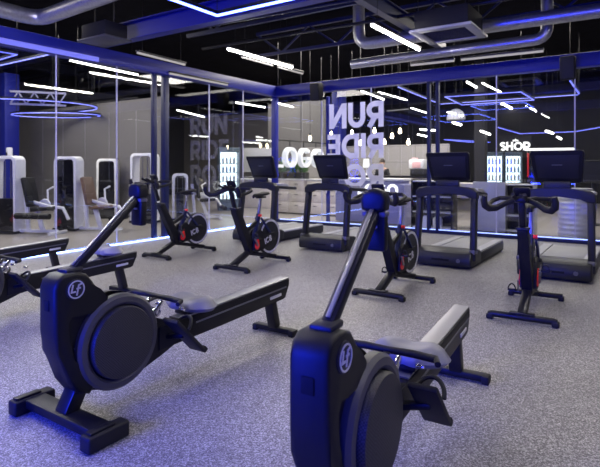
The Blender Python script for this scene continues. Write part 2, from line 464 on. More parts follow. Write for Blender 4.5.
GR = 'rowing machines in the row'
r1 = rower('black rowing machine left of centre with its round flywheel cover fully in view', (-1.318, 2.90, 0), RZ, GR)
dup(r1, (.085, 1.87, 0), math.radians(90-30.6), 'black rowing machine at bottom centre, nearest of all, its wide front shroud glowing blue', GR)
r0 = dup(r1, (-3.15, 4.36, 0), RZ, 'black rowing machine at left, front cut off by the frame, foot plates in view', GR)
dup(r1, (-4.47, 5.51, 0), RZ, 'black rowing machine farthest left, only its rail end showing near the left glass wall', GR)

for ch in r0.children:      # its seat has been left far back on the rail
    if ch.name.split('.')[0] in ('seat', 'seat_carriage'): ch.location = (.79, 0, .033)

# ------------------------------------------------------------------ indoor bike
def bike(label, loc, rz, group):
    t = thing('spin_bike', label, 'exercise bike', loc, rz, group)
    st = MB().tube([(0, -.30, .045), (0, -.27, .05), (0, .27, .05), (0, .30, .045)], [.026, .032, .032, .026], 14).done('front_stabilizer', 'steel', t)
    for s in (-1, 1): MB().box((0, s*.285, .026), (.075, .065, .05), (0, 0, 0), .012).done('rubber_foot', 'rub', st)
    MB().box((0, 0, .085), (.075, .22, .014), (0, 0, 0), .004).done('step_plate', 'black', st)
    rs = MB().tube([(1.06, -.27, .05), (1.06, .27, .05)], .03, 14).done('rear_stabilizer', 'steel', t)
    for s in (-1, 1): MB().box((1.06, s*.255, .026), (.075, .06, .05), (0, 0, 0), .012).done('rubber_foot', 'rub', rs)
    MB().bar((.0, 0, .065), (.42, 0, .235), .085, .07, .015).done('front_boom', 'steel', t)
    MB().bar((.40, 0, .20), (1.06, 0, .065), .07, .06, .012).done('rear_boom', 'steel', t)
    # leaning head post, wider at the foot
    MB().prism([(.36, .19), (.49, .21), (.46, .33), (.135, .875), (.035, .865), (.045, .80), (.30, .36)], -.05, .05, .014).done('head_post', 'black', t)
    MB().box((.085, 0, .872), (.125, .115, .03), (0, .05, 0), .01).done('post_collar', 'satin', t)
    MB().box((.112, -.0, .72), (.02, .045, .035), (0, -.55, 0), .004).done('red_badge', 'red', t)['label'] = 'small red badge'
    MB().bar((.08, 0, .86), (-.015, 0, 1.13), .06, .05, .014).done('handlebar_stem', 'steel', t)
    # handlebars: wide bullhorns plus an inner loop
    hb = MB()
    for s in (-1, 1):
        hb.tube([(.02, 0, 1.145), (.0, s*.07, 1.145), (-.05, s*.15, 1.11), (-.10, s*.21, 1.075), (-.15, s*.265, 1.072), (-.185, s*.295, 1.10), (-.205, s*.30, 1.145), (-.22, s*.29, 1.195)],
                [.022, .024, .027, .031, .033, .033, .031, .024], 12)
        hb.tube([(.03, s*.03, 1.15), (.12, s*.10, 1.16), (.16, s*.22, 1.155), (.10, s*.28, 1.13), (-.02, s*.29, 1.10), (-.12, s*.262, 1.08)], .021, 10)
        hb.tube([(-.03, s*.035, 1.155), (-.13, s*.045, 1.175), (-.20, s*.05, 1.21)], .017, 10)
    h = hb.done('handlebar', 'rub', t)
    MB().box((-.015, 0, 1.155), (.13, .11, .06), (0, 0, 0), .02).done('handlebar_clamp', 'steel', h)
    c = MB().box((.0, 0, 1.225), (.035, .15, .10), (0, -.5, 0), .014).done('console', 'black', t)
    MB().box((.017, 0, 1.233), (.004, .12, .075), (0, -.5, 0), .001).done('screen', 'screen', c)
    MB().bar((-.005, 0, 1.17), (.0, 0, 1.21), .04, .03, .006).done('console_mount', 'steel', c)
    # frame
    MB().bar((.27, 0, .50), (.62, 0, .66), .05, .055, .014).done('top_tube', 'steel', t)
    MB().bar((.47, 0, .30), (.635, 0, .76), .055, .07, .015).done('seat_tube', 'navydark', t)
    sp = MB().bar((.625, 0, .73), (.675, 0, 1.0), .04, .045, .01).done('seat_post', 'alu', t)
    MB().tube([(.60, -.03, .74), (.60, -.07, .74)], .02, 12).done('seat_knob', 'red', sp)
    MB().bar((.58, 0, 1.005), (.80, 0, 1.005), .045, .025, .006).done('seat_slide', 'steel', t)
    # saddle
    m = MB(); secs = [(.50, .018, 1.045), (.53, .028, 1.062), (.60, .034, 1.066), (.67, .055, 1.068), (.73, .09, 1.075), (.79, .098, 1.085), (.825, .07, 1.085)]
    rings = []
    for x, hw, z in secs:
        rings.append([m.bm.verts.new((x, hw*math.cos(a), z-.022+.026*math.sin(a)*(1 if math.sin(a) > 0 else 1.1))) for a in [2*PI*i/14 for i in range(14)]])
    for A, B in zip(rings[:-1], rings[1:]):
        for i in range(14): m.bm.faces.new((A[i], A[(i+1) % 14], B[(i+1) % 14], B[i]))
    m.bm.faces.new(rings[0]); m.bm.faces.new(rings[-1])
    m.done('saddle', 'rub', t, ang=60)
    # flywheel and drive cover
    fw = MB().lathe([(.20, -.035), (.262, -.035), (.27, -.025), (.27, .025), (.262, .035), (.20, .035)], (.88, 0, .40), 'y', 44).done('flywheel', 'satin', t)
    MB().lathe([(.05, -.06), (.05, .06)], (.88, 0, .40), 'y', 20).done('flywheel_hub', 'alu', fw)
    m = MB(); n = 44
    m.ribbon(arc(.88, .40, .242, .242, 0, 352, n), .03, -.038, .038, lambda x, y, d: (x, d, y), True)
    m.done('flywheel_rim', 'silver', fw)
    cover = [(.42, .24), (.50, .205), (.62, .215), (.84, .285), (.98, .35), (1.005, .42), (.95, .465), (.82, .45), (.68, .45), (.58, .54), (.49, .50), (.43, .38)]
    for s in (-1, 1):
        cv = MB().prism(cover, s*.042, s*.078, .008).done('drive_cover', 'black', t)
        m = MB()
        write(m, 'IC8', .09, (lambda x, y, d: (.79+(x-.11)*math.cos(.28)-(y-.04)*math.sin(.28), -.0782-d, .365+(x-.11)*math.sin(.28)+(y-.04)*math.cos(.28))) if s < 0 else
              (lambda x, y, d: (.79-(x-.11)*math.cos(.28)-(y-.04)*math.sin(.28)*-1, .0782+d, .37-(x-.11)*math.sin(.28)*-1+(y-.04)*math.cos(.28))), .002)
        m.done('lettering', 'silver', cv)
        rd = MB(); pts = arc(.49, .30, .055, .055, 150, 390, 14)+[(.515, .43)]
        rd.prism(pts, s*.078, s*.088, .004); rd.done('crank_cover', 'red', cv)['label'] = 'red crank cover'
        # crank arms and pedals
        dx, dz = (.10*s, -.13*s) if True else (0, 0)
        cr = MB().bar((.49, s*.10, .30), (.49+dx, s*.115, .30+dz), .02, .03, .006).done('crank_arm', 'alu', t)
        MB().box((.49+dx, s*.17, .30+dz), (.10, .085, .022), (0, .2, 0), .006).done('pedal', 'rub', cr)
        MB().tube([(.45+dx, s*.17+.035*math.cos(a), .315+dz+.055*math.sin(a)) for a in [PI*i/8 for i in range(9)]], .007, 6).done('toe_cage', 'rub', cr)
    MB().bar((.9, .055, .42), (.62, .055, .70), .02, .03, .005).done('seat_stay', 'navydark', t)
    MB().bar((.9, -.055, .42), (.62, -.055, .70), .02, .03, .005).done('seat_stay', 'navydark', t)
    return t
GB = 'spin bikes in the row'
b1 = bike('dark spin bike with red crank cover, leftmost of the four, beside the left glass wall', (-2.30, 8.23, 0), RZ, GB)
dup(b1, (-.965, 7.22, 0), RZ+.02, 'dark spin bike second from the left, in front of the leftmost treadmill', GB)
dup(b1, (.87, 5.73, 0), RZ, 'dark spin bike behind the mast of the nearest rowing machine, third from the left', GB)
dup(b1, (2.08, 4.82, 0), RZ+.05, 'dark spin bike on the right, seen front on before the rightmost treadmill', GB)

# ------------------------------------------------------------------ treadmill
def treadmill(label, loc, rz, group):
    t = thing('treadmill', label, 'treadmill', loc, rz, group)
    hood = [(-.0, .03), (-.02, .07), (-.015, .16), (.02, .22), (.09, .25), (.30, .262), (.50, .235), (.56, .20), (.56, .03)]
    h = MB().prism(hood, -.44, .44, .03, 3).done('motor_hood', 'satin', t)
    MB().box((-.021, 0, .12), (.006, .26, .03), (0, 0, 0), .003).done('hood_grille', 'grille', h)
    MB().lathe([(.028, -.004), (.028, .004)], (-.02, -.26, .12), 'x', 18).done('hood_emblem', 'grey', h)
    MB().box((1.28, 0, .10), (1.58, .86, .16), (0, 0, 0), .025).done('deck', 'satin', t)
    MB().box((1.28, 0, .182), (1.46, .54, .016), (0, 0, 0), .004).done('running_belt', 'belt', t)
    for s in (-1, 1):
        MB().box((1.29, s*.345, .185), (1.54, .14, .035), (0, 0, 0), .012).done('side_rail', 'deckgrey', t)
        MB().box((1.98, s*.36, .03), (.10, .08, .06), (0, 0, 0), .01).done('rear_foot', 'rub', t)
        MB().box((.20, s*.36, .02), (.10, .08, .04), (0, 0, 0), .01).done('front_foot', 'rub', t)
        up = MB().bar((.16, s*.425, .10), (.30, s*.405, 1.12), .085, .13, .025, up=(1, 0, 0)).done('upright', 'satin', t)
        MB().box((.165, s*.425, .235), (.17, .085, .06), (0, .1, 0), .015).done('upright_collar', 'grey', up)
        hr = MB().bar((.32, s*.40, 1.08), (1.02, s*.36, 1.03), .12, .055, .02).done('handrail', 'satin', t)
        MB().bar((.42, s*.395, 1.108), (.98, s*.362, 1.066), .105, .012, .005).done('rail_grip', 'deckgrey', hr)
    # arched crossbar between the uprights, and the console shelf
    m = MB(); secs = []
    arch = [(-.465, 1.00), (-.46, 1.10), (-.40, 1.155), (-.2, 1.175), (0, 1.18), (.2, 1.175), (.40, 1.155), (.46, 1.10), (.465, 1.00), (.375, 1.00), (.355, 1.03), (.29, 1.06), (.0, 1.075), (-.29, 1.06), (-.355, 1.03), (-.375, 1.00)]
    m.prism(arch, .21, .35, .018, 2, 'yz'); m.done('console_arch', 'satin', t)
    MB().box((.50, 0, 1.115), (.36, .90, .055), (0, .06, 0), .02).done('console_shelf', 'deckgrey', t)
    # display housing seen from its back
    m = MB()
    m.prism([(-.33, 1.655), (-.31, 1.685), (.31, 1.685), (.33, 1.655), (.295, 1.27), (.265, 1.245), (-.265, 1.245), (-.295, 1.27)], -.035, .035, .016, 3, 'yz')
    for v in m.bm.verts: v.co.x += .40-(1.47-v.co.z)*-.46
    d = m.done('display', 'black', t)
    m = MB(); m.prism([(-.27, 1.62), (.27, 1.62), (.245, 1.31), (-.245, 1.31)], -.042, -.034, .004, 2, 'yz')
    for v in m.bm.verts: v.co.x += .40-(1.47-v.co.z)*-.46
    m.done('back_panel', 'satin', d)
    m = MB(); m.box((-.044, 0, 1.49), (.004, .13, .012), (0, 0, 0), .001)
    for v in m.bm.verts: v.co.x += .40-(1.47-v.co.z)*-.46
    m.done('back_lettering', 'grey', d)
    m = MB(); m.prism([(-.30, 1.655), (.30, 1.655), (.27, 1.29), (-.27, 1.29)], .034, .038, 0, 2, 'yz')
    for v in m.bm.verts: v.co.x += .40-(1.47-v.co.z)*-.46
    m.done('screen', 'screen', d)
    m = MB().bar((.36, 0, 1.14), (.36, 0, 1.27), .34, .06, .02).done('display_neck', 'satin', t)
    return t
for ch in b1.children:      # this bike's handlebar is set higher
    if ch.name.split('.')[0] in ('handlebar', 'console'): ch.location = (-.05, 0, .075)
    if ch.name.split('.')[0] == 'handlebar_stem': ch.location = (-.04, 0, .06)
GT = 'treadmills along the right glass'
t1 = treadmill('dark treadmill nearest the glass corner, its display back glowing blue, leftmost of the four', (-.98, 9.98, 0), RZ, GT)
dup(t1, (.345, 8.99, 0), RZ, 'dark treadmill in front of the planters and cream cabinets, second from the left', GT)
dup(t1, (2.05, 7.5, 0), RZ, 'dark treadmill in front of the shelf of white jugs, third from the left', GT)
dup(t1, (3.26, 6.62, 0), RZ, 'dark treadmill on the right in front of the steel drum, cut by the frame edge', GT)
# ------------------------------------------------------------------ setting: floor, ceiling, walls, glass
def slab(name, p0, p1, q0, q1, z0, z1, mat, bev=0., kind=True):
    # box in the room's frame; origin at its base centre
    c = W((p0+p1)/2, (q0+q1)/2, z0)
    o = MB().box((0, 0, (z1-z0)/2), (abs(p1-p0), abs(q1-q0), z1-z0), bev=bev).done(name, mat, None, c, RZV)
    return struct(o) if kind else o
PE, QE, ZC = 12.6, 13.3, 5.0
slab('floor', 0, PE, 0, QE, -.1, 0, 'floor')
slab('floor_hall', -13, 0, -16, QE, -.1, -.002, 'hall')
slab('floor_shop', 0, PE+6, -16, 0, -.1, -.002, 'hall')
slab('ceiling', -13, PE+6, -16, QE, ZC, ZC+.1, 'ceil')
slab('wall_back', -.1, PE, QE, QE+.1, 0, ZC, 'gymwall')
slab('wall_right', PE, PE+.1, 0, QE, 0, ZC, 'gymwall')
slab('wall_machines', -13, -2.9, 1.25, 1.42, 0, 3.45, 'greywall')
slab('wall_hall', -13.1, -13, -16, QE, 0, ZC, 'darkwall')
slab('wall_shop', -13, PE+6, -13.1, -13, 0, ZC, 'darkwall')
slab('wall_far', -13, -4.3, -9.1, -9.0, 0, 4.2, 'greywall')
o = slab('wall_kitchen', -2.6, 3.0, -5.6, -5.5, 0, 2.25, 'whitetile')
slab('wall_entry', -5.2, -2.3, -6.6, -6.5, 0, 4.2, 'greywall')

# glazing: top beams, curb, posts, panes, joints
HB, TB = 3.375, 3.64
slab('trim_1', -.11, .11, -.11, QE, HB, TB, 'navy', .01)
slab('trim_2', .11, PE, -.11, .11, HB, TB, 'navy', .01)
slab('trim_3', .05, PE, -.06, .06, 0, .075, 'navydark', .006)
slab('trim_4', -.05, .05, .05, QE, 0, .02, 'navydark', .004)
LQ = [0, 1.33, 2.53, 3.84, 5.02, 6.23, 7.45, 8.7, 9.95, 11.2, 12.3, QE]
RP = [0, 1.49, 2.87, 4.4, 5.75, 7.2, 8.6, 10.0, 11.4, PE]
k = 1
for a, b in zip(LQ[:-1], LQ[1:]):
    slab('window_%d' % k, -.006, .006, a+.012, b-.012, .02, HB, 'glass'); k += 1
for a, b in zip(RP[:-1], RP[1:]):
    slab('window_%d' % k, a+.012, b-.012, -.006, .006, .075, HB, 'glass'); k += 1
k = 5
for q in LQ[1:-1]:
    if abs(q-3.84) > .01: slab('trim_%d' % k, -.009, .009, q-.011, q+.011, .02, HB, 'joint'); k += 1
for p in RP[1:-1]:
    if abs(p-4.4) > .01: slab('trim_%d' % k, p-.011, p+.011, -.009, .009, .075, HB, 'joint'); k += 1
slab('trim_%d' % k, -.07, .07, -.07, .07, 0, HB, 'navy', .008); k += 1
for q, w in ((4.13, .045), (3.84, .06)):
    slab('trim_%d' % k, -w, w, q-w, q+w, 0, HB, 'navydark', .006); k += 1
for p in (4.30, 4.50):
    slab('trim_%d' % k, p-.035, p+.035, -.05, .05, 0, HB, 'navydark', .006); k += 1
slab('trim_%d' % k, 1.45, 1.53, -.35, -.27, 0, 3.3, 'navy', .006); k += 1
slab('trim_%d' % k, -8.5, -8.05, 2.65, 3.1, 0, 4.4, 'navy', .02); k += 1       # blue column in the hall
slab('trim_%d' % k, -1.15, -.75, -5.4, -5.0, 0, 4.4, 'navy', .02); k += 1
slab('trim_%d' % k, 3.65, 4.0, -6.4, -6.05, 0, 5, 'darkwall', .02); k += 1

# roof steel: I-beams and a lattice truss
def ibeam(name, a, b, h=.30, w=.16, mat='navy'):
    m = MB(); a, b = Vector(a), Vector(b); z = Vector((0, 0, 1))
    m.bar(a+z*(h-.01), b+z*(h-.01), w, .02); m.bar(a+z*.01, b+z*.01, w, .02); m.bar(a+z*h/2, b+z*h/2, .014, h-.04)
    o = m.done(name, mat); return struct(o)
ibeam('trim_%d' % k, W(.12, 5.4, 3.66), W(PE, 5.4, 3.66), .32, .18); k += 1
ibeam('trim_%d' % k, W(.12, 10.6, 3.66), W(PE, 10.6, 3.66), .32, .18); k += 1
ibeam('trim_%d' % k, W(4.72, .12, 3.98), W(4.72, QE, 3.98), .26, .14, 'navydark'); k += 1
ibeam('trim_%d' % k, W(8.9, .12, 3.95), W(8.9, QE, 3.95), .26, .14, 'navydark'); k += 1
for q in (.9, 3.3, 7.4, 9.3):
    m = MB()
    m.bar(W(.1, q, 4.85), W(PE, q, 4.85), .08, .08); m.bar(W(.1, q, 4.3), W(PE, q, 4.3), .07, .07)
    n = 16
    for i in range(n):
        p0, p1 = .1+(PE-.1)*i/n, .1+(PE-.1)*(i+1)/n
        m.bar(W(p0, q, 4.3 if i % 2 else 4.85), W(p1, q, 4.85 if i % 2 else 4.3), .04, .04)
    struct(m.done('trim_%d' % k, 'navydark')); k += 1
# white truss in the machine hall
m = MB()
A, B = at(10, 96, 13.2), at(66, 98, 13.6); A.z = B.z = 3.1
for dz in (0, .32): m.bar(A+Vector((0, 0, dz)), B+Vector((0, 0, dz)), .05, .05)
for i in range(7):
    P, Q = A.lerp(B, i/7), A.lerp(B, (i+1)/7)
    m.bar(P+Vector((0, 0, .32*(i % 2))), Q+Vector((0, 0, .32*(1-i % 2))), .03, .03)
struct(m.done('trim_%d' % k, 'duct')); k += 1
# services on the black ceiling
def pipe(name, pts, r, mat, label, cat, group=None, seg=18):
    # smooth elbows
    P = [Vector(p) for p in pts]; out = [P[0]]
    for i in range(1, len(P)-1):
        a = (P[i-1]-P[i]).normalized(); b = (P[i+1]-P[i]).normalized(); R = r*2.2
        for j in range(6):
            t_ = j/5; out.append((P[i]+a*R)*(1-t_)**2+P[i]*2*t_*(1-t_)+(P[i]+b*R)*t_**2)
    out.append(P[-1])
    o = P[0]; mb = MB().tube([v-o for v in out], r, seg)
    return tag(mb.done(name, mat, None, o), label, cat, group)
pipe('air_duct', [W(3.6, 2.05, 4.95), W(3.6, 2.05, 3.9), W(PE-.4, 1.85, 3.9)], .115, 'duct', 'silver round air duct with a vertical elbow, running right past the ceiling air conditioner', 'air duct')
pipe('air_duct', [W(3.0, 1.2, 3.72), W(6.9, 1.3, 3.72), W(6.9, 1.3, 4.95)], .10, 'duct', 'lower silver duct just above the right glass beam, bending up at its right end', 'air duct')
pipe('air_duct', [W(.32, 10.2, 3.82), W(.32, 6.7, 3.82), W(4.4, 6.7, 3.98), W(4.4, 6.7, 4.95)], .12, 'duct', 'silver round air duct above the left glass wall, turning at top left corner', 'air duct')
pipe('conduit', [W(.15, 2.9, 4.1), W(9, 2.6, 4.1)], .03, 'steel', 'thin dark conduit crossing the ceiling from the left glass', 'conduit')
pipe('conduit', [W(1.5, 4.6, 4.4), W(1.5, 4.6, 3.95), W(6.4, 4.3, 3.95)], .025, 'navydark', 'thin navy conduit with a bend, between the steel beams', 'conduit')

def cassette(loc):
    t = thing('air_conditioner', 'square ceiling cassette air conditioner with pale frame and black grille, upper right', 'air conditioner', loc, RZV)
    MB().box((0, 0, .20), (.86, .86, .30), (0, 0, 0), .02).done('unit_casing', 'grille', t)
    pn = MB()
    for s in (-1, 1):
        pn.box((s*.425, 0, .02), (.14, .99, .045), (0, 0, 0), .01); pn.box((0, s*.425, .02), (.72, .14, .045), (0, 0, 0), .01)
    pn.done('panel_frame', 'acpanel', t)
    g = MB().box((0, 0, .035), (.71, .71, .03)).done('grille', 'grille', t)
    sl = MB()
    for i in range(9): sl.box((0, -.32+.08*i, .015), (.66, .012, .014))
    sl.done('grille_slats', 'satin', g)
    m = MB()
    for a in (-1, 1):
        for b in (-1, 1): m.tube([(a*.38, b*.38, .34), (a*.38, b*.38, ZC-loc[2])], .008, 6)
    m.done('suspension_rods', 'steel', t)
cassette(W(5.66, 2.85, 3.62))
t = thing('projector_box', 'dark box with a pale tray hung below the duct at upper left', 'ceiling unit', W(.98, 5.98, 3.50), RZV)
MB().box((0, 0, .17), (.62, .44, .24), (0, 0, 0), .03).done('casing', 'grille', t)
MB().box((0, 0, .03), (.74, .52, .03), (0, 0, 0), .008).done('tray', 'tray', t)
m = MB()
for a in (-1, 1): m.tube([(a*.25, 0, .29), (a*.25, 0, ZC-3.50)], .01, 6)
m.done('hanger_rods', 'steel', t)

# speakers on the glass beam
def speaker(label, loc):
    t = thing('loudspeaker', label, 'loudspeaker', loc, RZV, 'speakers on the right beam')
    MB().box((0, 0, 0), (.26, .24, .44), (.12, 0, 0), .03).done('cabinet', 'grille', t)
    MB().box((0, -.125, -.01), (.225, .012, .40), (.12, 0, 0), .004).done('speaker_grille', 'rub', t)
    MB().tube([(0, .08, .14), (0, .27, .14)], .02, 8).done('bracket', 'steel', t)
    return t
speaker('black loudspeaker hung from the glass beam near the corner, above the reversed lettering', W(1.55, .35, 3.34))
speaker('black loudspeaker hung from the right glass beam at the right edge of the view', W(7.12, .35, 3.33))

# tube lights
def tube_light(label, a, b, group, mat='tube', wires=True, r=.021):
    a, b = Vector(a), Vector(b); c = (a+b)/2; L = (b-a).length; rz = math.atan2((b-a).y, (b-a).x)
    t = thing('tube_light', label, 'ceiling light', c, rz, group)
    MB().box((0, 0, .036), (L, .085, .03), (0, 0, 0), .006).done('housing', 'steel', t)
    MB().tube([(-L/2+.01, 0, 0), (L/2-.01, 0, 0)], r, 10).done('lamp_tube', mat, t)
    if wires:
        m = MB()
        for s in (-1, 1): m.tube([(s*L*.4, 0, .05), (s*L*.4, 0, ZC-c.z)], .003, 5)
        m.done('suspension_wires', 'steel', t)
    return t
GL1 = 'white tube lights over the gym'
tube_light('bright white tube light left of top centre, in front of the glass corner', W(2.06, 4.2, 3.6), W(2.06, 2.15, 3.6), GL1)
tube_light('bright white tube light at top right of centre, beside the ceiling air conditioner', W(4.91, 4.17, 3.6), W(4.91, 2.2, 3.6), GL1)
for p, q in ((2.06, 5.9+2.4), (4.91, 8.0), (4.91, 11.1), (7.76, 3.8), (7.76, 7.2), (7.76, 11.1), (10.6, 3.2), (10.6, 7.2)):
    tube_light('white tube light in the rows overhead, out of the picture', W(p, q+2, 3.6), W(p, q, 3.6), GL1, 'tubeback' if q > 11 else ('tubeover' if p > 7 else ('tubekey' if p < 3 else 'tubeover')))
GL2 = 'dim linear lights'
tube_light('dim short linear light just below the bright tube left of top centre', W(1.84, 3.55, 3.6), W(1.84, 2.55, 3.6), GL2, 'tubedim')
tube_light('dim short linear light right of and behind the bright tube left of top centre', W(1.90, 2.45, 3.58), W(1.90, 1.5, 3.58), GL2, 'tubedim')
tube_light('dim linear light high at left, between the dark box and the bright tube', W(.75, 5.15, 3.52), W(.66, 3.9, 3.52), GL2, 'tubedim')
tube_light('dim linear light just above the right beam, left one of the pair', W(4.3, 1.1, 3.57), W(5.2, 1.05, 3.57), GL2, 'tubedim')
tube_light('dim linear light just above the right beam, right one of the pair', W(5.32, 1.05, 3.57), W(6.8, .98, 3.57), GL2, 'tubedim')
tube_light('pale glowing strip under the left glass beam near the posts, standing for a tube reflection', W(.135, 3.85, 3.41), W(.135, 2.05, 3.41), GL2, 'tubedim', False)  # glow added where the bright tube mirrors in the glass
# blue LED frames
def led_frame(label, pts, group, mat='led', r=.016, closed=True, z=3.5):
    P = [Vector((v[0], v[1], z)) for v in pts]; c = sum(P, Vector())/len(P)
    t = thing('led_frame_lamp', label, 'LED lamp', c, 0, group)
    h, l, w = MB(), MB(), MB()
    n = len(P)
    for i in range(n if closed else n-1):
        a, b = P[i]-c, P[(i+1) % n]-c
        h.bar(a+Vector((0, 0, .035)), b+Vector((0, 0, .035)), .05, .045); l.bar(a, b, r*2, r*1.4)
    for a in P[::max(1, n//6)]: w.tube([a-c+Vector((0, 0, .05)), Vector((a.x-c.x, a.y-c.y, ZC-z))], .005, 5)
    h.done('frame', 'steel', t); l.done('led_line', mat, t); w.done('suspension_wires', 'steel', t)
    return t
def rect(p0, p1, q0, q1): return [W(p0, q0), W(p1, q0), W(p1, q1), W(p0, q1)]
GF = 'blue LED frames over the gym'
led_frame('blue LED frame lamp at top centre, only its pointed corner in view', rect(3.54, 5.2, 6.06, 7.6), GF)
for a in ((.9, 3.1, 8.8, 11.6),):
    led_frame('blue LED frame lamp overhead, out of the picture', rect(*a), GF)
# seen through the glass, some added in place of reflections
GH = 'blue LED lamps beyond the glass'
led_frame('blue LED rectangle lamp seen through the right glass beside the joint', [at(462, 105, 15.9), at(445, 97, 14.1), at(521, 92, 13.2), at(534, 100.5, 14.75)], GH, 'ledh', .012, True, 3.4)
led_frame('blue LED line lamp bent at a wide angle, behind the right double post', [at(398, 87, 13.65), at(440, 104, 17.3), at(578, 95, 15.1)], GH, 'ledh', .012, False, 3.6)
led_frame('added blue loop imitating an LED reflection, low beside the dome lamp, through the right glass', [at(444, 142, 19), at(472, 141, 20), at(490, 144, 21), at(470, 148, 21)], GH, 'ledh', .016, True, 2.5)  # added glowing loop in place of a reflection in the right glass
led_frame('added blue line imitating an LED reflection above the shop kiosk, right of the shop sign', [at(498, 127, 16.5), at(520, 134, 19.5), at(575, 132, 18.4), at(610, 125, 15.8)], GH, 'ledh', .014, False, 2.75)  # added glowing line in place of a reflection in the right glass
led_frame('blue LED bar lamp high beside the right speaker', [at(570, 82, 11.5), at(579, 95, 13.5)], GH, 'ledh', .013, False, 3.4)
c0 = Vector((-8.6, 14.6, 0))
led_frame('large blue LED ring lamp through the left glass, above the weight machines', [c0+Vector((2.75*math.cos(2*PI*i/40), 1.75*math.sin(2*PI*i/40), 0)) for i in range(40)], GH, 'ledh', .014, True, 3.2)
c1 = Vector((-7.4, 15.6, 0))
led_frame('smaller blue LED ring lamp just under the large ring through the left glass', [c1+Vector((1.3*math.cos(2*PI*i/32), .75*math.sin(2*PI*i/32), 0)) for i in range(32)], GH, 'ledh', .013, True, 3.05)
led_frame('added blue line imitating an LED reflection, crossing the top of the leftmost glass pane', [at(56, 53, 11.4), at(-40, 78, 14)], GH, 'ledh', .013, False, 4.0)  # reflection in the left glass, built as a glowing line behind it
led_frame('blue LED arrow-shaped lamp corner at the left frame edge under the beam', [at(-14, 48.5, 10.7), at(17, 54, 11.2), at(-14, 64, 12.2)], GH, 'ledh', .012, False, 3.92)
c = W(.13, 9.3, HB+.03)
tag(MB().bar(W(.13, 13.1, HB+.03)-c, W(.13, 5.5, HB+.03)-c, .03, .085, .006).done('beam_glow_band', 'beamglow', None, c), 'wide blue glow band put on the lit lower edge of the left glass beam', 'LED strip')  # emissive band imitating blue light on the beam face
# floor LED strips
def strip(label, a, b, w=.022, mat='ledfloor'):
    a, b = Vector(a), Vector(b); c = (a+b)/2
    o = MB().bar(a-c, b-c, w, .016).done('led_strip', mat, None, c)
    return tag(o, label, 'LED strip', 'LED strips on the floor')
strip('blue-white LED strip on the floor along the left glass wall', W(.075, .25, .014), W(.075, QE-.1, .014))
strip('blue-white LED strip along the foot of the right glass', W(.2, .035, .0835), W(PE-.2, .035, .0835), .02, 'ledcurb')

# lettering on the right glass, reversed as seen from inside
def glass_word(word, label, p_right, z0, h):
    m = MB()
    # the text starts at p_right and runs towards smaller p: mirrored for us
    Wd = write(m, word, h, lambda x, y, d: (-x, -.0085-d, y), .004, 1.0)
    o = m.done('window_lettering', 'vinyl', None, W(p_right, 0, z0), RZV)
    return tag(o, label, 'lettering', 'white words on the right glass')
glass_word('RUN', 'pale word RUN in reversed letters, topmost of the three words on the glass', 3.20, 2.43, .62)
glass_word('RIDE', 'pale word RIDE in reversed letters, middle of the three words on the glass', 3.20, 1.69, .60)
glass_word('ROW', 'pale word ROW in reversed letters, lowest of the three words on the glass', 3.20, .95, .60)

for p, l in ((5.15, 'left'), (9.3, 'right')):
    t = thing('blue_fill_frame', 'added frame round a blue fill light on the back wall, '+l+' one of two', 'fill light frame', W(p, QE-.09, .62), RZV, 'added fill light frames on the back wall')  # unseen fixture, added to house the blue fill behind the camera
    m = MB()
    for s_ in (-1, 1): m.box((s_*1.08, 0, .75), (.06, .12, 1.56), (0, 0, 0), .01); m.box((0, 0, .75+s_*.75), (2.2, .12, .06), (0, 0, 0), .01)
    m.done('frame', 'steel', t)

# ------------------------------------------------------------------ hall behind the left glass: weight machines
def arch_frame(mb, w, d, h, t_, y=0.):
    # rounded-top white tower shell
    o = [(-w/2, 0), (-w/2, h-.12)]+arc(-w/2+.12, h-.12, .12, .12, 180, 90, 5)[1:]+arc(w/2-.12, h-.12, .12, .12, 90, 0, 5)+[(w/2, 0), (w/2-t_, 0), (w/2-t_, h-t_-.06), (w/2-t_-.06, h-t_), (-w/2+t_+.06, h-t_), (-w/2+t_, h-t_-.06), (-w/2+t_, 0)]
    mb.prism(o, y-d/2, y+d/2, .012)
def tower(t, w, d, h, closed=True):
    m = MB(); arch_frame(m, w, d, h, .055); m.done('tower_frame', 'white', t)
    st = MB().box((0, 0, .42), (w-.22, d*.5, .70), (0, 0, 0), .005).done('weight_stack', 'steel', t)
    g = MB()
    for s in (-1, 1): g.tube([(s*.07, 0, .08), (s*.07, 0, h-.1)], .012, 8)
    g.done('guide_rods', 'grey', st)
    if closed:
        for s in (-1, 1): MB().box((0, s*d*.47, h/2-.03), (w-.10, .012, h-.11)).done('shroud', 'screen', t)
    MB().box((0, 0, .03), (w+.02, d+.1, .06), (0, 0, 0), .015).done('base', 'steel', t)
